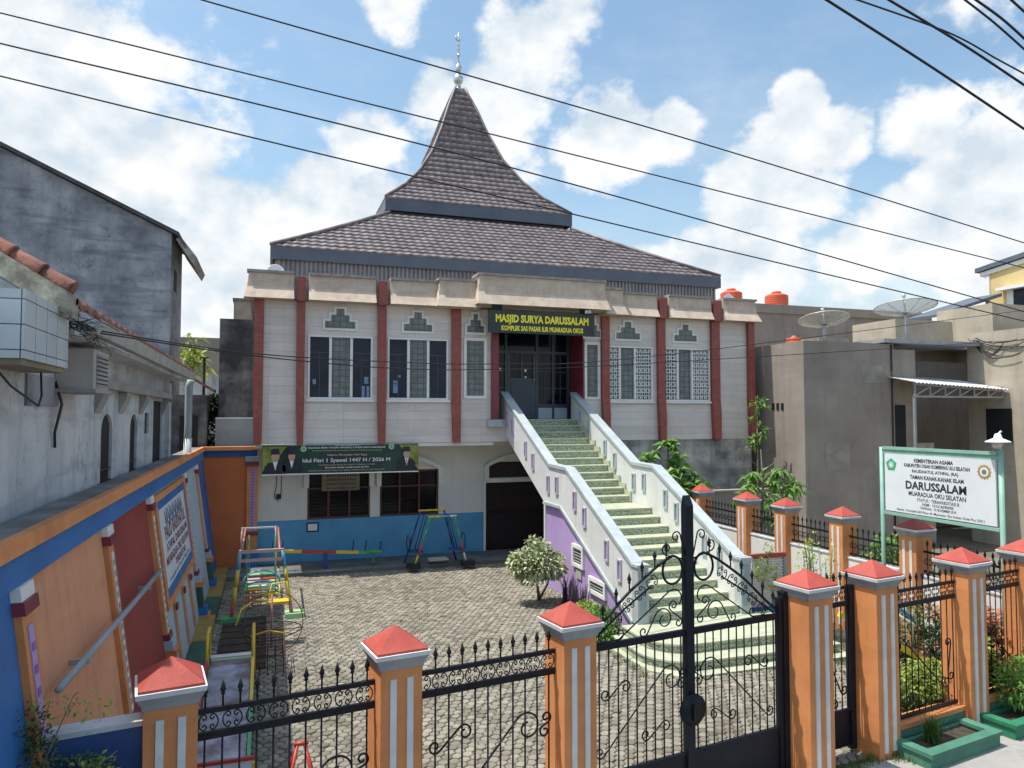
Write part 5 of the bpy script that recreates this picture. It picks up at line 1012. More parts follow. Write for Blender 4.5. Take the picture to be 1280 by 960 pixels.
mb = MB(); mb.prism([(-12, -.03), (-2.3, -.03), (-2.3, rx(-2.3)), (-12, rx(-12))], 1, 19.3, 21.6); mb.build('wall', m_wallgrey, tw)
mb = MB(); mb.prism([(-12, rx(-12)+.02), (-2.14, rx(-2.14)+.02), (-1.98, rx(-1.9)-.15), (-1.98, rx(-1.9)-.07), (-2.12, rx(-2.12)+.11), (-12, rx(-12)+.11)], 1, 19.15, 21.8); mb.build('roof', m_darkroof, tw)
mb = MB(); mb.prism([(-2.2, rx(-2.2)-.08), (-1.80, rx(-1.66)-.42), (-1.72, rx(-1.66)-.24), (-2.10, rx(-2.13)+.03)], 1, 19.25, 21.7); mb.build('eave_tiles', m_bandcap, tw)
mb = MB(); mb.box((-2.298, 19.9, 6.85), (-2.29, 20.4, 7.4)); mb.build('side_window', m_dark, tw)
# things in the gap between the grey building and the mosque
ab = thing('annex_block', 'dark stained concrete block standing behind the corner of the orange end wall', 'block', (-.8, 20, 0))
mb = MB(); mb.box((-1.18, 19.5, 3.66), (-.34, 20.6, 6.14)); mb.build('block', m_darkstain, ab); mb = MB(); mb.box((-1.24, 19.42, 0), (-.34, 20.6, 3.62)); mb.build('lower_block', m_pipegrey, ab); mb = MB(); mb.box((-1.24, 19.41, 3.622), (-.34, 20.6, 3.655)); mb.build('white_line', m_whitetrim, ab); mb = MB(); mb.prism([(-1.32, 5.42), (-1.181, 5.3), (-1.181, 5.46)], 1, 19.6, 20.4); mb.build('drip_ledge', m_conc, ab)
bb = thing('beige_upstand', 'small beige rendered upstand rising beside the mosque parapet', 'block', (-.8, 22, 0)); mb = MB(); mb.box((-.95, 21.5, 0), (-.45, 23, 6.9)); mb.build('block', m_band, bb); mb = MB(); mb.box((-.98, 21.47, 6.902), (-.42, 23.03, 6.98)); mb.build('capping', m_bandcap, bb)
sh_ = thing('tiled_shed', 'dark lean-to shed with a short clay tile roof in the gap', 'shed', (-2.4, 19, 0))
mb = MB(); mb.box((-2.28, 18.95, -.03), (-1.42, 19.9, 4.2)); mb.build('wall', m_darkstain, sh_); mb = MB()
for k in range(5): x0 = -1.28-k*.24; z0 = 4.28+k*.15; mb.prism([(x0, z0), (x0-.28, z0+.175), (x0-.28, z0+.235), (x0, z0+.065)], 1, 18.8+.012*k, 20.1)
mb.build('roof', m_clay, sh_); mb = MB(); mb.box((-2.0, 18.93, 2.0), (-1.6, 18.949, 3.7)); mb.build('doorway', m_dark, sh_)
for nm, lab, x0, x1, y0, y1, zw, zr, mt in (('pale_house', 'distant pale house with a grey roof seen through the gap', -4.5, -1.2, 31, 38, 5.5, 6.75, m_oldwhite),):
    t = thing(nm, lab, 'house', (x0, y0, 0)); mb = MB(); mb.box((x0, y0, -.03), (x1, y1, zw)); mb.build('wall', mt, t); mb = MB(); mb.prism([(x0-.4, zw-.1), (x1+.4, zw-.1), (x1-.6, zr), (x0+.6, zr)], 1, y0-.4, y1+.4); mb.build('roof', m_cementA, t); mb = MB(); mb.box((x0+2.5, y0-.02, 4.6), (x0+3.0, y0-.001, 5.2)); mb.build('window', m_paleblue, t)
po = thing('gap_pole', 'thin dark pole standing in the gap behind the shed', 'pole', (-1.5, 19.2, 0)); mb = MB(); mb.tube([(-1.52, 19.2, -.03), (-1.5, 19.2, 5.1)], .035, 6); mb.build('pole', m_iron, po); mb = MB(); mb.box((-1.6, 19.16, 5.1), (-1.4, 19.24, 5.13)); mb.build('cross_piece', m_iron, po)

# ================================================================== RIGHT NEIGHBOURS
th = thing('taupe_house', 'taupe cement rendered flat roofed house to the right of the mosque', 'house', (17, 16, 0))
w = MB(); w.box((13.62, 15.9, -.03), (16.72, 22.5, 5.72)); w.build('block', m_cementA, th)
w = MB(); w.box((16.721, 15.98, -.03), (17.6, 18.2, 5.58)); w.build('return_wall', m_cementA, th)
w = MB(); w.recalc = False; holed(w, 17.6, 20.0, -.03, 5.9, 18.4, .3, [(18.9, 19.9, 3.0, 4.3)]); w.add([(17.6, 16, -.03), (17.6, 18.4, -.03), (17.6, 18.4, 5.58), (17.6, 16, 5.58)], [(0, 1, 2, 3)]); w.build('recess_wall', m_cementA, th)
w = MB(); w.box((18.85, 18.6, 2.9), (19.95, 18.65, 4.4)); w.build('recess_opening', m_dark, th)
w = MB(); w.box((16.3, 15.8, 5.75), (19.98, 18.4, 5.86)); w.build('porch_slab', m_steelframe, th)
w = MB(); w.box((17.62, 16.3, -.03), (18.6, 16.42, 2.9)); w.build('half_wall', m_cementB, th)
w = MB(); w.box((16.74, 15.93, 2.5), (17.15, 15.975, 4.0)); w.build('side_opening', m_dark, th)
for k in range(3):
    mb = MB(); mb.box((13.60, 16.72+k*.19, 3.86), (13.617, 16.82+k*.19, 4.05)); mb.build('vent_hole', m_dark, th)
w = MB(); w.box((20.0, 8.0, -.03), (28, 16.3, 6.16)); w.build('projecting_block', m_cementB, th)
w = MB(); w.box((20.05, 18.0, 5.9), (24.5, 22, 5.95)); w.build('rear_roof', m_conc, th); w = MB(); w.box((13.7, 18.5, 0), (28, 30, 5.5)); w.build('rear_block', m_cementA, th)
w = MB(); w.box((20.1, 19.0, 5.5), (22.7, 20.9, 6.98)); w.build('roof_room', m_cementB, th); w = MB(); w.box((22.65, 17.5, 5.5), (30, 19.6, 7.42)); w.build('roof_room', m_cementB, th)
w = MB(); w.box((19.98, 14.95, 2.93), (19.999, 15.73, 3.9)); w.build('dark_window', m_dark, th)
w = MB(); w.box((15.3, 17.2, 5.725), (16.4, 18.4, 6.0)); w.build('roof_kerb', m_cementB, th)
w = MB(); w.box((17.6, 25.5, 0), (29, 27, 8.05)); w.build('rear_parapet', m_cementA, th); w = MB(); w.box((17.55, 25.4, 8.052), (29.05, 27.05, 8.42)); w.build('rear_parapet_band', m_cementA, th)
wb = thing('wall_wires', 'tangled cables sagging across the lit wall at the right edge', 'wires', (19.97, 15, 5.8)); rn = random.Random(61); mb = MB()
for k in range(9):
    y0_, z0_ = 16.2-rn.uniform(0, .3), 6.05-rn.uniform(0, .15); y1_, z1_ = 15.6-rn.uniform(0, 2.2), 5.9-rn.uniform(0, .5); dip = rn.uniform(.1, .45)
    mb.tube([(19.96-.02*k*.3, y0_+(y1_-y0_)*u/8, z0_+(z1_-z0_)*u/8-dip*math.sin(math.pi*u/8)+rn.gauss(0, .02)) for u in range(9)], .012, 5)
mb.build('cables', m_wire, wb)
w = MB(); w.tube([(16.62, 15.87, 0), (16.62, 15.87, 5.7)], .022, 6); w.build('conduit', m_wire, th)
for (x0, x1, z0, z1) in ((14.3, 15.1, 2.2, 3.0), (15.6, 16.3, 4.6, 5.1)): w = MB(); w.box((x0, 15.892, z0), (x1, 15.899, z1)); w.build('plaster_patch', m_cementB2, th)
aw = thing('awning', 'white corrugated zinc awning on a grey truss over the recess of the taupe house', 'awning', (18.3, 15.5, 4.3))
mb = MB(); mb.smooth = False; n = 50
for k in range(n):
    u0, u1 = k/n, (k+1)/n; xa, xb = 16.5+3.46*u0, 16.5+3.46*u1; za, zb = 4.60-.16*u0, 4.60-.16*u1; c0, c1 = .015*math.cos(k*math.pi), .015*math.cos((k+1)*math.pi)
    mb.hexa([(xa, 15.0, za+c0-.01), (xb, 15.0, zb+c1-.01), (xb, 16.6, zb+c1+.32), (xa, 16.6, za+c0+.32)], [(xa, 15.0, za+c0), (xb, 15.0, zb+c1), (xb, 16.6, zb+c1+.33), (xa, 16.6, za+c0+.33)])
mb.build('sheet', m_zinc, aw)
mb = MB(); mb.bar((16.6, 15.15, 4.56), (19.95, 15.15, 4.40), .05); mb.bar((16.6, 15.15, 4.22), (19.95, 15.15, 4.22), .05)
for k in range(7): xx = 16.65+k*.54; mb.bar((xx, 15.15, 4.24), (xx, 15.15, 4.54-.0*k), .04); 
for k in range(6): xx = 16.65+k*.54; mb.bar((xx, 15.15, 4.24), (xx+.54, 15.15, 4.5), .035)
mb.build('truss', m_steelframe, aw); mb = MB(); mb.box((16.60, 15.12, -.03), (16.66, 15.18, 4.22)); mb.build('post', m_steelframe, aw)
gw_ = thing('grey_garden_wall', 'low taupe cement wall behind the side fence and the mango sapling', 'low wall', (11.5, 16.5, 0)); mb = MB(); mb.box((9.9, 16.4, -.03), (13.61, 16.55, 1.70)); mb.build('wall', m_cementA, gw_); mb = MB(); mb.box((9.9, 16.37, 1.702), (13.61, 16.58, 1.74)); mb.build('coping', m_cementB, gw_)
yh = thing('yellow_house', 'pale yellow upper storey with a slate roof at the right edge', 'house', (38, 22, 0))
YX = 34.0
mb = MB(); mb.prism([(14, -.03), (26.6, -.03), (26.6, 10.7), (14, 12.3)], 0, YX, 48); mb.build('wall', m_yellowwall, yh); mb = MB(); mb.box((YX-.06, 26.35, -.03), (YX-.003, 26.6, 10.7)); mb.build('corner_pipe', m_whitetrim, yh)
mb = MB(); mb.prism([(13.5, 12.62), (27.0, 10.9), (27.0, 11.12), (13.5, 12.86)], 0, YX-.2, 48); mb.build('roof', m_fascia, yh); mb = MB(); mb.prism([(13.6, 12.36), (26.8, 10.68), (26.8, 10.88), (13.6, 12.56)], 0, YX-.1, 48); mb.build('verge_board', m_whitetrim, yh)
mb = MB(); mb.box((YX-.03, 19.5, 8.2), (YX-.002, 25.2, 9.75)); f = mb.build('window', m_glass, yh); mb = MB(); mb.box((YX-.5, 19.3, 9.755), (YX-.002, 25.7, 9.9)); mb.build('sunshade', m_whitetrim, f)
for y in (23.6, 25.3): mb = MB(); mb.box((YX-.08, y-.16, 8.2), (YX-.031, y+.16, 9.75)); mb.build('window_post', m_whitetrim, f)
sr_ = thing('slate_lean_to', 'thin dark slate roof sheet sloping up over the pale roof room', 'roof', (26, 21, 7)); mb = MB(); mb.prism([(24.16, 7.46), (27.6, 8.44), (27.6, 8.58), (24.16, 7.56)], 1, 20.9, 22.4); mb.build('sheet', m_fascia, sr_)
for x in (24.9, 27.2): mb = MB(); mb.box((x, 21.2, 5.9), (x+.1, 21.3, 7.5+(x-24.2)*.27)); mb.build('post', m_steelframe, sr_)
def tank(label, c, r, h_):
    t = thing('water_tank', label, 'water tank', c, 0, 'orange roof tanks')
    mb = MB(); prof = [(r*.93, 0), (r, .04)]
    for k in range(5): z = .08+k*(h_*.72/5); prof += [(r, z), (r*.965, z+h_*.05), (r, z+h_*.1)]
    prof += [(r*.97, h_*.82), (r*.72, h_*.94), (r*.42, h_*.97)]; mb.lathe(prof, c, 20); mb.build('barrel', m_tank, t)
    mb = MB(); mb.lathe([(r*.40, 0), (r*.42, .03), (r*.42, .08), (r*.2, .12)], (c[0], c[1], c[2]+h_*.972), 16); mb.build('lid', m_tank, t)
tank('orange plastic water tank standing clear of the mosque roof on the grey parapet', (21.05, 26.2, 8.425), .5, .62); tank('orange plastic water tank just behind the right end of the mosque parapet', (18.72, 26.2, 8.425), .46, .62); tank('low orange water tank whose lid shows over the corner of the taupe house', (14.15, 16.9, 5.725), .2, .13)
def alpha_mat():
    m = M('dish mesh sheet', (.45, .45, .43), (.55, .55, .53), 4, .5, metal=.3); t = m.node_tree
    tr = t.nodes.new('ShaderNodeBsdfTransparent'); ms_ = t.nodes.new('ShaderNodeMixShader'); ms_.inputs[0].default_value = .32; b = t.nodes['Principled BSDF']; t.links.new(b.outputs[0], ms_.inputs[1]); t.links.new(tr.outputs[0], ms_.inputs[2]); t.links.new(ms_.outputs[0], t.nodes['Material Output'].inputs[0]); return m
m_dish = alpha_mat()
def dish(label, c, r, tilt, az, zb):
    t = thing('satellite_dish', label, 'satellite dish', (c[0], c[1], zb), 0, 'mesh satellite dishes on the roofs')
    Rm = Matrix.Rotation(az, 4, 'Z') @ Matrix.Rotation(tilt, 4, 'Y'); Cc = Vector(c)
    def T(x, y, z): return Cc+Rm @ Vector((x, y, z))
    d = r*.24
    mb = MB(); mb.smooth = True; nr, na = 6, 36; vs = [T(0, 0, 0)]
    for i in range(1, nr+1): q = r*i/nr; vs += [T(q*math.cos(2*math.pi*k/na), q*math.sin(2*math.pi*k/na), d*(i/nr)**2) for k in range(na)]
    fs = [(0, 1+k, 1+(k+1) % na) for k in range(na)]+[(1+i*na+k, 1+(i+1)*na+k, 1+(i+1)*na+(k+1) % na, 1+i*na+(k+1) % na) for i in range(nr-1) for k in range(na)]
    mb.add(vs, fs); mb.recalc = False; mb.build('reflector', m_dish, t)
    mb = MB(); mb.tube([T(r*math.cos(2*math.pi*k/36), r*math.sin(2*math.pi*k/36), d) for k in range(36)], .018, 5, closed=True)
    for k in range(12): a = 2*math.pi*k/12; mb.tube([T(r*f*math.cos(a), r*f*math.sin(a), d*f*f-.012) for f in (.02, .25, .5, .75, 1)], .012, 4)
    mb.build('ribs', m_mesh, t)
    mb = MB(); mb.tube([T(0, 0, .02), T(0, 0, r*.62)], .018, 6); mb.tube([T(0, 0, r*.6), T(0, 0, r*.72)], .05, 10); mb.build('feed', m_mesh, t)
    mb = MB(); mb.tube([(c[0], c[1], zb), (c[0], c[1], c[2]-.03)], .05, 8); mb.build('mast', m_steelframe, t)
dish('tilted mesh satellite dish on the front roof edge nearest to the mosque', (15.5, 17.2, 6.38), .70, R(-12), R(250), 5.725)
dish('larger mesh satellite dish higher up, right of the other, with an upright feed', (19.05, 17.6, 6.92), .90, R(-9), R(250), 5.87)

# ================================================================== PLAYGROUND
def band_tube(mb, p, q, r, cols):
    p, q = Vector(p), Vector(q); n = len(cols)
    for k, c in enumerate(cols): mb.cur = c; mb.tube([p+(q-p)*k/n, p+(q-p)*(k+1)/n], r, 8)
PM = [m_redp, m_yel, m_sky, m_grn, m_pink, m_whitep, m_pgrn, m_redfade]
gs = thing('glider_swing', 'long painted pipe swing frame with coloured bench boards beside the leaning wall', 'swing', (-.1, 15, 0))
for y, xa, xb, ta, tb_, z, cl, cr_, ct in ((14.05, -.58, .47, -.44, .28, 1.24, [0, 1, 1, 2], [7, 1, 1, 2], 4), (16.4, -.56, .30, -.48, .18, 1.32, [7, 5, 4], [5, 0, 4], 5)):
    mb = MB(); band_tube(mb, (xa, y, 0), (ta, y, z), .034 if y < 15 else .022, cl); mb.build('leg', PM, gs); mb = MB(); band_tube(mb, (xb, y, 0), (tb_, y, z), .034 if y < 15 else .022, cr_); mb.build('leg', PM, gs)
    mb = MB(); mb.cur = ct; mb.bar((ta-.03, y, z), (tb_+.03, y, z), .055 if y < 15 else .035); 
    if y < 15: mb.bar((ta-.04, y, z-.16), (tb_+.04, y, z-.16), .05); mb.bar((ta-.02, y, z-.13), (ta-.02, y, z-.02), .045); mb.bar((tb_+.02, y, z-.13), (tb_+.02, y, z-.02), .045)
    mb.build('head_bar', PM, gs)
for x in (-.42, .24): mb = MB(); mb.cur = 7; mb.tube([(x, 14.05, 1.2), (x, 16.4, 1.3)], .022, 7); mb.build('top_rail', PM, gs)
for x in (-.34, .18):
    for y in (14.4, 16.1): mb = MB(); mb.cur = 3; mb.tube([(x, y, 1.22), (x*.95, y+.03, .35)], .010, 5); mb.build('hanger', PM, gs)
for k in range(6):
    y = 14.35+k*.34; mb = MB(); mb.cur = (6, 1, 6, 5, 4, 6)[k]; mb.box((-.36, y, .36+.02*(k % 2)), (-.09, y+.15, .385+.02*(k % 2))); mb.cur = (1, 6, 5, 6, 0, 3)[k]; mb.box((-.085, y, .36+.02*(k % 2)), (.2, y+.15, .385+.02*(k % 2))); mb.build('bench_board', PM, gs)
for y, c in ((14.3, 2), (15.3, 2)): mb = MB(); mb.cur = c; mb.tube([(-.08+.34*math.cos(a), y, .42+.22*math.sin(a)) for a in [math.pi*k/14 for k in range(15)]], .016, 6); mb.build('back_hoop', PM, gs)
for x, c in ((-.36, 3), (.2, 3)): mb = MB(); mb.cur = c; mb.bar((x, 14.3, .33), (x, 16.3, .33), .03); mb.build('side_rail', PM, gs)
for x, y, c in ((.5, 14.05, 6), (-.6, 14.05, 3)): mb = MB(); mb.cur = c; mb.box((x-.16, y-.14, -.02), (x+.18, y+.16, .10)); mb.build('foot_block', [m_redp, m_yel, m_sky, m_grn, m_pink, m_whitep, m_pgrn, m_redfade], gs)
bm2 = thing('rubber_mat', 'black ground mat under the slide ladder and swing along the kerb', 'mat', (-.3, 12.6, 0))
mb = MB(); mb.box((-.70, 11.3, .016), (.02, 14.2, .03)); mb.build('mat', m_soil, bm2); mb = MB()
for k in range(8): mb.box((-.70, 11.5+k*.36, .031), (.02, 11.53+k*.36, .036))
mb.build('ribs', m_iron, bm2)
cg = thing('rod_climber', 'low climbing cage of thin crossed rods beside the roundabout', 'climbing frame', (.05, 11.3, 0)); mb = MB()
for k in range(5):
    x = -.18+k*.11; mb.tube([(x, 11.0, 0), (x, 11.0, .42), (x, 11.75, .42), (x, 11.75, 0)], .007, 5)
for k in range(6): mb.tube([(-.2, 11.0+k*.15, .42), (.28, 11.0+k*.15, .42)], .007, 5)
for z in (.14, .28): mb.tube([(-.2, 11.0, z), (.28, 11.0, z), (.28, 11.75, z), (-.2, 11.75, z)], .007, 5, closed=True)
mb.build('rods', m_brownframe, cg); mb = MB(); mb.tube([(-.2, 11.3, .5), (.05, 11.3, .56), (.3, 11.3, .5)], .012, 6); mb.build('yellow_bar', m_yel, cg)
hr = thing('hoop_carousel', 'low roundabout of thin hoops with a yellow seat and red wire mesh back', 'roundabout', (.05, 12.3, 0))
mb = MB(); mb.tube([(.12+.44*math.cos(a), 11.9+.06*math.sin(a), .50+.47*math.sin(a)) for a in [2*math.pi*k/30 for k in range(30)]], .007, 6, closed=True); mb.build('upright_hoop', m_brownframe, hr)
mb = MB(); mb.tube([(.10+.46*math.cos(a), 12.3+.46*math.sin(a), .30) for a in [2*math.pi*k/30 for k in range(30)]], .008, 6, closed=True); mb.build('floor_hoop', m_iron, hr)
for a in (0, .8, 1.57, 2.36): mb = MB(); mb.bar((.1-.45*math.cos(a), 12.3-.45*math.sin(a), .29), (.1+.45*math.cos(a), 12.3+.45*math.sin(a), .29), .010); mb.build('spoke', m_brownframe, hr)
mb = MB(); mb.tube([(.1, 12.3, 0), (.1, 12.3, .85)], .018, 8); mb.build('pivot', m_redfade, hr)
mb = MB(); mb.box((.02, 12.4, .66), (.36, 12.62, .70)); mb.tube([(.04, 12.62, .68), (.10, 12.72, .92), (.33, 12.72, .94), (.36, 12.62, .68)], .018, 6); mb.tube([(.22, 12.62, .68), (.22, 12.72, .93)], .014, 6); mb.build('yellow_seat', m_yel, hr)
mb = MB()
for k in range(6): mb.bar((-.30+k*.045, 12.7, .62), (-.30+k*.045, 12.74, .84), .012); mb.bar((-.31, 12.7, .63+k*.04), (-.06, 12.72, .63+k*.04), .012)
mb.build('mesh_back', m_redp, hr); mb = MB(); mb.tube([(-.44, 12.3, .4), (-.36, 12.45, .62), (-.15, 12.55, .72), (.1, 12.5, .70)], .018, 6); mb.build('arm', m_yel, hr)
sd_ = thing('slide', 'stainless playground slide with painted side rails beside the leaning wall', 'slide', (-.42, 9.5, 0))
pr_ = [(10.15, .56), (9.95, .55), (8.9, .36), (7.95, .14), (7.55, .12)]
mb = MB(); mb.smooth = True
for (ya, za), (yb, zb) in zip(pr_, pr_[1:]): mb.add([(-.66, ya, za), (-.17, ya, za), (-.17, yb, zb), (-.66, yb, zb)], [(0, 1, 2, 3)])
mb.recalc = False; mb.build('bed', m_tread_steel, sd_)
for x in (-.69, -.14):
    mb = MB(); mb.smooth = False
    for k, ((ya, za), (yb, zb)) in enumerate(zip(pr_, pr_[1:])): mb.cur = (1, 0 if x < -.5 else 1, 3, 1)[k]; mb.hexa([(x-.018, ya, za-.06), (x+.018, ya, za-.06), (x+.018, yb, zb-.06), (x-.018, yb, zb-.06)], [(x-.018, ya, za+.10), (x+.018, ya, za+.10), (x+.018, yb, zb+.10), (x-.018, yb, zb+.10)])
    mb.build('side_rail', PM, sd_)
for x in (-.69, -.14):
    mb = MB(); mb.cur = 1; mb.tube([(x, 11.1, 0), (x, 10.5, .55), (x, 10.4, .92), (x, 10.1, .92), (x, 9.9, .6)], .022, 7); mb.build('handrail', PM, sd_)
for k in range(5): mb = MB(); mb.cur = (2, 1, 4, 6, 5)[k]; mb.box((-.67, 11.02-k*.17, .10+k*.105), (-.16, 11.14-k*.17, .12+k*.105)); mb.build('rung', PM, sd_)
for y, z in ((10.1, .5), (8.3, .18)): 
    for x in (-.66, -.17): mb = MB(); mb.cur = 3; mb.tube([(x, y, 0), (x, y, z)], .02, 6); mb.build('leg', PM, sd_)
ch = thing('play_table', 'low teal framed bench with a grey panel at the foot of the slide', 'bench', (-.35, 7.3, 0))
mb = MB(); mb.box((-.62, 7.05, .40), (-.1, 7.45, .43)); mb.build('panel', m_steelframe, ch); 
for y in (7.03, 7.47): mb = MB(); mb.bar((-.64, y, .44), (-.08, y, .44), .035); mb.build('rim', m_redp, ch)
for x, c in ((-.62, m_emblemgreen), (-.1, m_yel)):
    for y in (7.06, 7.44): mb = MB(); mb.box((x-.025, y-.025, 0), (x+.025, y+.025, .42)); mb.build('leg', c, ch)
rf = thing('red_frame', 'small red pipe A-frame standing on the paving behind the fence', 'frame', (.35, 7.5, 0))
for dx in (-.16, .16):
    for dy in (-.18, .18): mb = MB(); mb.tube([(.35+dx, 7.5+dy, 0), (.35+dx*.2, 7.5, .5)], .018, 7); mb.build('leg', m_redp, rf)
mb = MB(); mb.tube([(.28, 7.5, .5), (.42, 7.5, .5)], .02, 7); mb.build('head_bar', m_redp, rf)
sw = thing('seesaw', 'long seesaw beam in yellow, red and green bands in front of the blue dado', 'seesaw', (1.35, 17.8, .1))
mb = MB(); a_, b_ = Vector((.0, 17.75, .58)), Vector((2.62, 17.75, .40))
for k, c in enumerate([3, 1, 1, 0, 0, 0, 1, 1, 3, 3]): mb.cur = c; mb.bar(a_+(b_-a_)*k/10, a_+(b_-a_)*(k+1)/10, .07)
mb.build('beam', PM, sw); mb = MB(); mb.box((1.28, 17.7, .09), (1.38, 17.8, .47)); mb.build('pivot_post', m_deepblue, sw)
for x, z in ((.12, .57), (.35, .56), (1.95, .46), (2.25, .44), (2.6, .41)): mb = MB(); mb.tube([(x, 17.75, z), (x+.03, 17.75, z+.24)], .012, 6); mb.bar((x+.03, 17.66, z+.24), (x+.03, 17.84, z+.24), .016); mb.build('handle', m_iron, sw)
mb = MB(); mb.cur = 3; mb.box((2.3, 17.64, .43), (2.62, 17.86, .46)); mb.tube([(2.45, 17.75, .1), (2.45, 17.75, .4)], .022, 6); mb.build('seat', PM, sw)
rs = thing('face_to_face_swing', 'small painted A-frame swing with facing seats against the blue dado', 'swing', (3.95, 17.45, .1))
for y, dx, z in ((17.75, -.2, 1.36), (17.15, 0, 1.28)):
    for x0, x1, cl in ((3.32, 3.72, [1, 0, 3, 3] if y < 17.5 else [2, 2, 2]), (4.62, 4.30, [5, 0, 3, 3] if y < 17.5 else [2, 2, 2])):
        mb = MB(); band_tube(mb, (x0+dx*.6, y, .09), (x1+dx*.6, y, z), .022, cl); mb.build('leg', PM if y < 17.5 else [m_iron, m_iron, m_deepblue, m_deepblue, m_iron, m_iron, m_iron, m_iron], rs)
    mb = MB(); band_tube(mb, (3.66+dx*.6, y, z), (4.36+dx*.6, y, z), .024, [1, 1, 2, 5] if y < 17.5 else [1]*4); mb.build('head_bar', PM, rs)
for x in (3.42, 4.42):
    mb = MB(); mb.box((x-.16, 17.25, .42), (x+.16, 17.62, .45)); mb.build('seat', m_deepblue, rs); mb = MB(); mb.tube([(x+(.18 if x > 4 else -.18), 17.45+.2*math.cos(a), .62+.2*math.sin(a)) for a in [2*math.pi*k/18 for k in range(18)]], .012, 5, closed=True); mb.build('back_ring', m_iron, rs)
    for y in (17.3, 17.58): mb = MB(); mb.tube([(x, y, .44), (3.95+(x-3.95)*.55, y, 1.3)], .010, 5); mb.build('hanger', m_iron, rs)
mb = MB(); mb.box((3.72, 17.3, .2), (4.2, 17.6, .23)); mb.build('foot_board', m_ac, rs)
for x, y in ((3.3, 17.15), (4.62, 17.12)): mb = MB(); mb.box((x-.14, y-.12, .08), (x+.16, y+.1, .2)); mb.build('foot_block', m_iron, rs)
yf = thing('yellow_slide', 'small yellow and blue playground slide glimpsed through the fence beside the green bush', 'slide', (7.9, 7.6, 0))
mb = MB(); mb.bar((7.35, 7.75, 1.0), (8.3, 7.45, .45), .08); mb.bar((7.42, 8.05, 1.0), (8.37, 7.75, .45), .08); mb.build('side_rail', m_yel, yf); mb = MB(); mb.hexa([(7.35, 7.78, .93), (7.42, 8.02, .93), (8.37, 7.72, .38), (8.3, 7.48, .38)], [(7.35, 7.78, .96), (7.42, 8.02, .96), (8.37, 7.72, .41), (8.3, 7.48, .41)]); mb.build('bed', m_tread_steel, yf)
mb = MB(); mb.tube([(7.4, 7.8, 1.0), (7.6, 7.72, 1.22), (7.95, 7.6, 1.18), (8.15, 7.52, 1.0)], .03, 7); mb.build('blue_hoop', m_sky, yf); mb = MB(); mb.tube([(7.75, 7.66, 1.2), (8.12, 7.5, .95), (8.08, 7.5, .7)], .018, 6); mb.build('white_handle', m_whitep, yf)
for x, y, z in ((7.4, 7.9, .95), (8.28, 7.6, .42)): mb = MB(); mb.tube([(x, y, 0), (x, y, z)], .016, 6); mb.build('leg', m_steelframe, yf)

# ================================================================== PLANTS
def plant(name, label, cat, loc): return thing(name, label, cat, loc)
def trunk(t, pts, r, nm='stem', mat=None): mb = MB(); mb.tube(pts, r, 7); return mb.build(nm, mat or m_bark, t)
def foliage(t, blobs, n, size, mat, nm='foliage', seed=1, **k): mb = MB(); mb.recalc = False; leaves(mb, blobs, n, size, rnd=random.Random(seed), **k); return mb.build(nm, mat, t)
t = plant('variegated_shrub', 'round cream and green variegated shrub at the foot of the lavender stair wall', 'shrub', (5.15, 13.6, 0))
trunk(t, [(5.2, 13.75, 0), (5.12, 13.6, .25), (5.05, 13.5, .5)], [.035, .028, .02]); trunk(t, [(5.2, 13.7, .05), (5.28, 13.5, .35), (5.3, 13.4, .6)], [.025, .02, .012])
foliage(t, [((5.0, 13.45, .84), (.42, .42, .3), 3), ((5.32, 13.4, .74), (.3, .36, .24), 2), ((4.74, 13.5, .78), (.26, .32, .22), 1.5), ((5.1, 13.5, 1.04), (.26, .28, .2), 1.2), ((5.45, 13.45, .9), (.14, .16, .12), .4), ((4.62, 13.45, .9), (.14, .14, .10), .35), ((5.0, 13.5, 1.2), (.13, .13, .1), .35), ((4.85, 13.35, .58), (.2, .2, .12), .6)], 2300, .115, m_leafvar, seed=2, asp=.5)
for k, (x, y) in enumerate(((5.6, 13.35), (5.58, 12.85), (5.62, 12.5))):
    t = plant('strap_plant', ('purple strap leaved plant nearest to the variegated shrub', 'purple strap leaved plant under the upper vent window', 'purple strap leaved plant below the lower vent window')[k], 'plant', (x, y, 0)); t['group'] = 'purple strap plants by the stair wall'
    mb = MB(); mb.recalc = False; blade_clump(mb, (x, y, 0), 26, .58, .2, .024, random.Random(k)); mb.build('leaves', m_leafpurple, t)
for k, (x, y, h_, mt) in enumerate(((5.45, 12.0, .32, m_leafyel), (5.45, 11.5, .36, m_leafbright), (5.4, 11.1, .42, m_leaf), (5.2, 10.9, .3, m_leafbright))):
    t = plant('stair_foot_plant', ('yellow green leafy plant beside the lower vent window', 'bright green bushy plant against the low end of the lavender wall', 'mid green bushy plant left of the stair newel', 'small bright green plant at the left corner of the rounded steps')[k], 'plant', (x, y, 0)); t['group'] = 'leafy plants at the foot of the stair'
    mb = MB(); mb.recalc = False; leaves(mb, [((x, y, h_*.6), (.24, .26, h_*.55), 1)], 420, .085, rnd=random.Random(20+k), droop=-.3); mb.build('foliage', mt, t); trunk(t, [(x, y, 0), (x, y, h_*.6)], [.014, .006])
t = plant('plumeria_tree', 'long leaved frangipani tree behind the white stair parapet', 'tree', (9.1, 15.3, 0))
tips = [(8.15, 15.3, 2.55), (8.35, 15.1, 2.2), (8.75, 15.5, 2.75), (9.15, 15.4, 3.02), (9.35, 15.2, 2.5), (9.75, 15.4, 2.25), (9.6, 15.1, 1.85), (8.9, 15.1, 2.3), (9.9, 15.2, 2.0), (9.25, 15.0, 2.05), (9.5, 15.5, 2.65)]
for p in tips: trunk(t, [(9.15, 15.35, 0), (9.15+(p[0]-9.15)*.3, 15.35+(p[1]-15.35)*.3, p[2]*.5), p], [.06, .04, .022], 'limb')
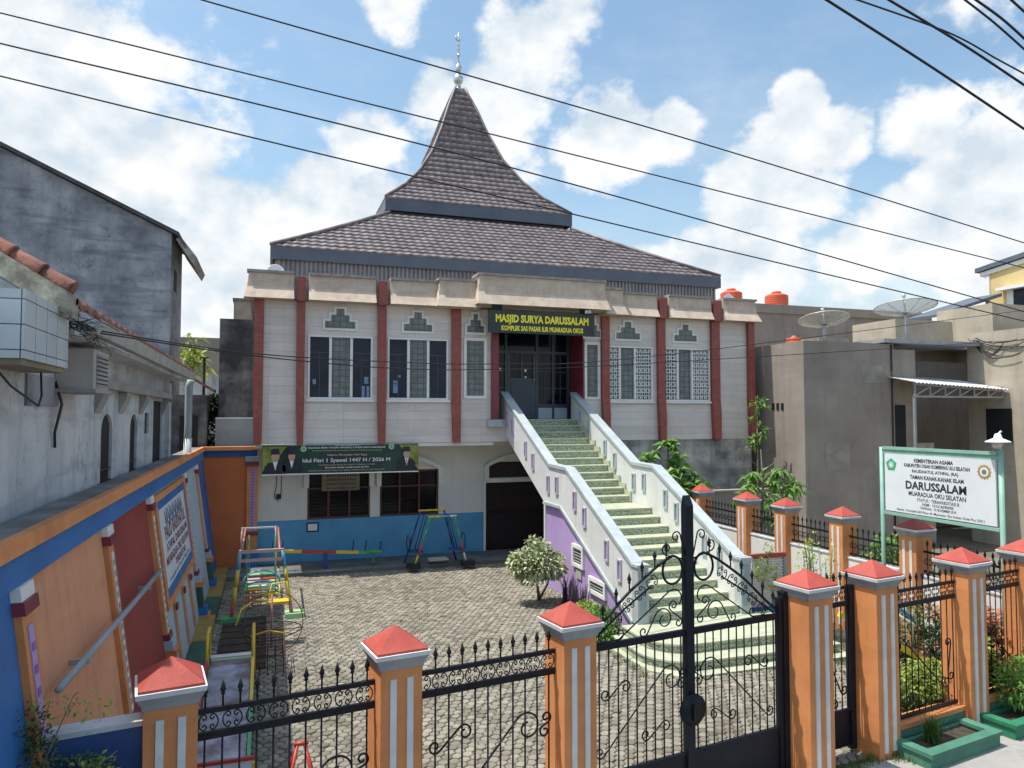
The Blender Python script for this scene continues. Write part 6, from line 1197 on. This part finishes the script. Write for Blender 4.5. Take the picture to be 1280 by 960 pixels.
mb = MB(); mb.recalc = False; rn = random.Random(5)
for p in tips:
    for k in range(32):
        a = rn.uniform(0, 6.28); d = Vector((math.cos(a), math.sin(a), rn.uniform(-.25, .75))).normalized(); leaf(mb, Vector(p)+Vector((0, 0, rn.uniform(-.2, .05))), d, rn.uniform(.28, .46), .3, rn, .55)
mb.build('foliage', m_leafbright, t)
t = plant('mango_sapling', 'thin mango sapling with drooping leaf clumps and bare twigs behind the side fence', 'tree', (10.45, 13.6, 0))
tr_ = [(10.45, 13.6, 0), (10.42, 13.6, 1.2), (10.48, 13.6, 2.1), (10.44, 13.6, 2.95)]; trunk(t, tr_, [.045, .035, .025, .008], 'trunk')
cl_ = [(9.95, 13.4, 2.1), (10.15, 13.6, 2.35), (10.9, 13.6, 2.45), (11.2, 13.5, 2.2), (11.35, 13.7, 2.05), (10.5, 13.3, 1.85), (10.7, 13.5, 2.2), (10.55, 13.35, 1.45), (9.85, 13.5, 1.95), (11.0, 13.4, 2.0)]
for p in cl_: trunk(t, [(10.45, 13.6, min(2.4, p[2]-.1)), ((10.45+p[0])/2, 13.55, p[2]-.02), p], [.02, .014, .008], 'limb')
for q in ((10.1, 13.5, 2.72), (10.85, 13.6, 2.68), (10.95, 13.3, 1.65), (10.0, 13.4, 1.6)): trunk(t, [(10.45, 13.6, q[2]-.25), q], [.012, .004], 'bare_twig')
mb = MB(); mb.recalc = False; rn = random.Random(6)
for p in cl_:
    for k in range(34):
        a = rn.uniform(0, 6.28); d = Vector((math.cos(a)*.7, math.sin(a)*.7, rn.uniform(-1.0, .35))).normalized(); leaf(mb, Vector(p)+Vector((rn.gauss(0, .06), rn.gauss(0, .06), rn.gauss(0, .05))), d, rn.uniform(.2, .34), .27, rn, .6)
mb.build('foliage', m_leafbright, t)
t = plant('climbing_sapling', 'slim leafy sapling growing up the right corner column of the mosque', 'tree', (12.75, 16.7, 0)); trunk(t, [(12.7, 16.7, 0), (12.75, 16.75, 2.2), (12.72, 16.7, 4.1)], [.03, .025, .008], 'trunk')
foliage(t, [((12.78, 16.7, 4.0), (.18, .16, .16), 1), ((12.68, 16.7, 3.6), (.12, .12, .1), .3), ((12.85, 16.7, 3.25), (.2, .18, .16), .9), ((12.55, 16.7, 3.0), (.2, .18, .14), .8)], 150, .2, m_leafbright, seed=8, asp=.38)
t = plant('copper_bush', 'large bush with copper red young leaves at the right edge of the fence', 'bush', (9.15, 7.5, .1)); trunk(t, [(9.1, 7.5, 0), (9.15, 7.45, .6)], [.05, .03])
foliage(t, [((9.0, 7.5, .55), (.5, .38, .5), 3), ((9.35, 7.55, .6), (.35, .3, .5), 2), ((8.6, 7.35, .45), (.3, .3, .4), 1.6), ((9.45, 7.2, .5), (.3, .3, .4), 1.2)], 3600, .075, m_leafdark, seed=9); foliage(t, [((9.0, 7.5, 1.0), (.40, .34, .16), 2.4), ((9.4, 7.35, .88), (.22, .25, .2), 1), ((8.62, 7.25, .72), (.22, .25, .16), .6), ((9.25, 7.1, .62), (.2, .2, .2), .6)], 1250, .08, m_leafred, 'young_leaves', seed=10); foliage(t, [((8.85, 7.22, .55), (.25, .2, .3), 1)], 800, .08, m_leafyel, 'pale_leaves', seed=30)
t = plant('green_bush', 'dense light green bush with small white flowers behind the green plinth', 'bush', (7.75, 7.05, .1)); trunk(t, [(7.75, 7.1, 0), (7.75, 7.05, .35)], [.035, .02])
foliage(t, [((7.6, 7.0, .42), (.34, .26, .26), 2), ((7.95, 7.1, .38), (.32, .26, .26), 2), ((7.75, 7.0, .22), (.45, .25, .2), 1)], 2500, .06, m_leafyel, seed=12); foliage(t, [((7.75, 6.95, .3), (.45, .25, .28), 1)], 900, .055, m_leafdark, 'inner_leaves', seed=13); foliage(t, [((7.75, 6.95, .4), (.42, .26, .25), 1)], 70, .035, m_white, 'flowers', seed=14)
t = plant('tall_bush', 'tall green bush with reddish tips between the fence and the yellow slide', 'bush', (8.35, 7.7, .1)); trunk(t, [(8.35, 7.7, 0), (8.35, 7.7, .8)], [.035, .015])
foliage(t, [((8.3, 7.7, .6), (.30, .25, .5), 2), ((8.45, 7.6, .95), (.2, .2, .25), 1)], 1500, .07, m_leaf, seed=15); foliage(t, [((8.4, 7.55, 1.05), (.2, .18, .18), 1), ((8.2, 7.5, .6), (.2, .2, .25), .5)], 120, .07, m_leafred, 'young_leaves', seed=16)
for k, (s_, tt, z, r) in enumerate(((9.35, -.32, .42, .34), (10.0, -.28, .5, .36), (10.7, -.25, .5, .36))):
    p = FP(s_, tt, z); t = plant('fern_bush', ('light green ferny bush at the left end of the bright green planter', 'light green ferny bush in the middle of the bright green planter', 'light green ferny bush at the right end of the bright green planter')[k], 'bush', FP(s_, tt, .2)); t['group'] = 'ferny bushes in the bright green planter'
    foliage(t, [((p.x, p.y, p.z-.02), (r, r*.8, .22), 1), ((p.x+.05, p.y+.1, p.z+.14), (r*.7, r*.6, .16), .6)], 1100, .085, m_leafbright if k != 1 else m_leafyel, seed=40+k, asp=.32); trunk(t, [tuple(FP(s_, tt, .15)), tuple(p)], [.02, .01])
t = plant('planter_weed', 'feathery green weed growing in the pale green planter', 'weed', FP(7.62, -.26, .2)); p = FP(7.62, -.30, .11); mb = MB(); mb.recalc = False; blade_clump(mb, p, 130, .30, .17, .014, random.Random(50)); mb.build('blades', m_leaf, t)
t = plant('yellow_weed', 'leggy weed with yellow flowers against the white side wall', 'weed', (8.75, 9.95, 0)); mb = MB(); rn = random.Random(51)
stems = [(8.6+rn.uniform(-.15, .3), 9.95+rn.gauss(0, .1), rn.uniform(1.1, 1.75)) for k in range(9)]
for p in stems: mb.tube([(8.7, 9.95, 0), ((8.7+p[0])/2, p[1], p[2]*.5), p], [.012, .009, .004], 5)
mb.build('stems', m_leaf, t); mb = MB(); mb.recalc = False
for p in stems: leaves(mb, [((p[0], p[1], p[2]*.75), (.1, .1, p[2]*.3), 1)], 45, .075, rnd=rn, asp=.4)
mb.build('foliage', m_leafyel, t); mb = MB(); mb.recalc = False; leaves(mb, [((p[0], p[1], p[2]), (.05, .05, .05), 1) for p in stems], 40, .04, rnd=rn, asp=.8); mb.build('flowers', m_yel, t)
t = plant('lattice_vine', 'yellow green vine climbing over the white lattice screen', 'vine', (8.4, 10.8, 0)); mb = MB(); mb.tube([(8.4, 10.8, 0), (8.3, 10.84, .6), (8.45, 10.84, 1.2)], .01, 5); mb.build('stem', m_bark, t); foliage(t, [((8.25, 10.8, 1.0), (.12, .06, .22), 1), ((8.5, 10.8, .9), (.16, .06, .3), 1), ((8.65, 10.82, .7), (.12, .05, .2), .6), ((8.45, 10.84, 1.36), (.12, .08, .12), .5)], 420, .06, m_leafyel, seed=52)
t = plant('fence_shrub', 'green shrub poking through the side fence under the school sign', 'shrub', (10.0, 9.7, 0)); trunk(t, [(10, 9.7, 0), (10, 9.7, 1.3)], [.03, .015]); foliage(t, [((9.95, 9.65, 1.45), (.28, .3, .22), 1), ((10.1, 9.9, 1.25), (.35, .35, .3), 1)], 620, .11, m_leafbright, seed=53)
t = plant('corner_bush', 'straggly dark green bush over the blue wall at the lower left corner', 'bush', FP(-.75, -.2, 0)); rn = random.Random(54); mb = MB()
for k in range(10): a = FP(-.85+rn.uniform(-.1, .1), -.25, 1.0); b = FP(-.8+rn.uniform(-.35, .5), -.25+rn.uniform(-.1, .2), 1.5+rn.uniform(0, .55)); mb.tube([a, (a+b)/2+Vector((rn.gauss(0, .05), 0, .05)), b], [.009, .006, .003], 5)
mb.tube([FP(-.85, -.25, -.03), FP(-.85, -.25, 1.05)], .03, 6); mb.build('stems', m_bark, t)
p = FP(-.85, -.25, 1.6); foliage(t, [((p.x, p.y, 1.55), (.30, .22, .36), 2.4), ((p.x+.28, p.y+.02, 1.42), (.34, .2, .26), 1.8), ((p.x+.02, p.y+.03, 1.85), (.2, .16, .16), .5), ((p.x+.1, p.y, 1.2), (.4, .25, .25), 2)], 4200, .042, m_leafdark, seed=55); foliage(t, [((p.x+.42, p.y+.03, 1.52), (.14, .12, .14), 1), ((p.x+.28, p.y+.05, 1.95), (.26, .12, .08), .35)], 420, .04, m_leafyel, 'pale_leaves', seed=56)
t = plant('gap_palm', 'broad leaved palm-like tree rising in the gap over the clay shed roof', 'tree', (-2.3, 24, 0)); trunk(t, [(-2.3, 24, 0), (-2.25, 24, 5.2)], [.12, .07], 'trunk'); mb = MB(); mb.recalc = False; rn = random.Random(57)
for k in range(150): a = rn.uniform(0, 6.28); d = Vector((math.cos(a), math.sin(a), rn.uniform(-.3, .9))).normalized(); leaf(mb, Vector((-2.3+rn.gauss(0, .22), 24+rn.gauss(0, .3), 5.35+rn.gauss(0, .28))), d, rn.uniform(.3, .6), .24, rn, .7)
mb.build('crown', m_leafyel, t)
t = plant('gap_bush', 'dark overgrown bush filling the narrow gap beside the stained block', 'bush', (-1.5, 20, 0)); trunk(t, [(-1.35, 20.2, 0), (-1.35, 20.2, 2.5)], [.06, .03])
foliage(t, [((-1.33, 20.3, 3.1), (.35, .4, .9), 2), ((-1.3, 20.3, 2.4), (.3, .4, .7), 1), ((-1.35, 20.6, 3.9), (.25, .3, .3), .6)], 2600, .15, m_leafdark, seed=60)
# grass and weeds that nobody could count
mb = MB(); mb.recalc = False; rn = random.Random(58)
def grass_at(x, y, n, h_, sp_):
    for _ in range(n): blade_clump(mb, (x+rn.gauss(0, sp_), y+rn.gauss(0, sp_), 0), 6, h_*rn.uniform(.5, 1.2), h_*.5, .008, rn)
for k in range(26): f = k/25; grass_at(5.05+.05*rn.random()+(3.4*f if f > 0 else 0), 9.0-.06*rn.random() if f > .05 else 9.6, 5, .05, .07)
for k in range(12): grass_at(5.12, 9.3+k*.15, 5, .07, .06)
for k in range(14): p = FP(S['D']+.2+k*.09, -.12+rn.gauss(0, .05)); grass_at(p.x, p.y, 6, .08, .05)
for k in range(14): p = FP(S['E']+.1+k*.02, -.25+rn.gauss(0, .06)); grass_at(p.x, p.y, 4, .09, .06)
for k in range(30): grass_at(rn.uniform(7.6, 9.4), rn.uniform(8.2, 10.6), 5, .1, .1)
for k in range(24): grass_at(rn.uniform(5.3, 5.75), rn.uniform(11, 14.2), 4, .1, .08)
for k in range(20): p = FP(rn.uniform(7.2, 10.3), rn.uniform(.2, .6)); grass_at(p.x, p.y, 4, .09, .1)
gr_ = mb.build('grass', m_grass); tag(gr_, 'scattered weeds and short grass along the steps, fence foot and beds', 'grass', kind='stuff')

mb = MB(); mb.recalc = False; rn = random.Random(63)
for _ in range(170):
    x, y = rn.uniform(-.7, 5.6), 17.2-abs(rn.gauss(0, 5.5)); 
    if y < 6.2: continue
    leaf(mb, Vector((x, y, .022)), Vector((rn.gauss(0, 1), rn.gauss(0, 1), .08)).normalized(), rn.uniform(.03, .07), .5, rn, .1)
tag(mb.build('fallen_leaves', M('dry leaf', (.10, .06, .025), (.28, .19, .08), 5, .8, island=.8)), 'dry leaves scattered over the paved yard', 'leaves', kind='stuff')

# ================================================================== CABLES
def cable(label, pts, r, ext=(12, 12), sag=0):
    pts = [Vector(p) for p in pts]; a = pts[0]+(pts[0]-pts[1]).normalized()*ext[0]; b = pts[-1]+(pts[-1]-pts[-2]).normalized()*ext[1]
    out = []
    for i in range(len(pts)-1):                       # Catmull-Rom for a smooth hang
        p0, p1, p2, p3 = pts[max(i-1, 0)], pts[i], pts[i+1], pts[min(i+2, len(pts)-1)]
        for k in range(10):
            t = k/10; out.append(.5*((2*p1)+(p2-p0)*t+(2*p0-5*p1+4*p2-p3)*t*t+(3*p1-p0-3*p2+p3)*t**3))
    out.append(pts[-1]); out = ([a] if ext[0] else [])+out+([b] if ext[1] else []); mb = MB(); mb.tube(out, r, 6); o = mb.build('overhead_cable', m_wire); return tag(o, label, 'cable', 'overhead cables')
cable('uppermost long thin cable, crossing the finial tip of the mosque', [(-.3, 3.5, 5.59), (2.2, 3.5, 5.265), (4.84, 3.5, 4.87)], .0037)
cable('second long cable from the top, crossing the upper spire', [(-1.09, 3.5, 5.39), (1.18, 3.5, 5.13), (4.83, 3.5, 4.70)], .0034)
cable('third long cable from the top, crossing the middle of the spire', [(-1.09, 3.5, 5.26), (1.18, 3.5, 4.98), (4.82, 3.5, 4.40)], .0037)
cable('lowest of the four long cables, crossing the foot of the spire', [(-1.08, 3.5, 5.12), (.6, 3.5, 4.89), (4.18, 3.5, 4.42)], .0036)
cable('thick cable in the upper right corner, lowest and longest of its bundle', [(2.31, 2.5, 5.52), (2.9, 2.5, 5.315), (3.48, 2.5, 5.10)], .0058)
cable('thin cable joining the two thick cables in the upper right corner', [(2.43, 2.5, 5.56), (3.0, 2.5, 5.50), (3.3, 2.5, 5.425)], .004)
cable('thick cable in the upper right corner, second of its bundle from below', [(2.65, 2.5, 5.59), (3.1, 2.5, 5.455), (3.49, 2.5, 5.32)], .0058)
cable('cable in the upper right corner, lower of the close pair', [(3.11, 2.5, 5.68), (3.3, 2.5, 5.60), (3.5, 2.5, 5.50)], .0052)
cable('cable in the upper right corner, upper of the close pair', [(3.16, 2.5, 5.70), (3.35, 2.5, 5.63), (3.52, 2.5, 5.545)], .006)
cable('short bit of cable at the very corner of the sky, top right', [(3.41, 2.5, 5.74), (3.51, 2.5, 5.69)], .006)
cable('upper of the two service cables strung across the mosque front from the left house', [(-1.42, 7.1, 4.44), (-.21, 8.6, 4.40), (1.41, 9.4, 4.40), (3.12, 10, 4.45), (6.2, 10.8, 4.71), (16.52, 12, 6.13)], .007, (0, 14))
cable('lower of the two service cables strung across the mosque front from the left house', [(-1.42, 7.1, 4.42), (-.21, 8.6, 4.375), (1.41, 9.4, 4.32), (3.12, 10, 4.37), (6.2, 10.8, 4.59), (16.5, 12, 5.44)], .007, (0, 14))
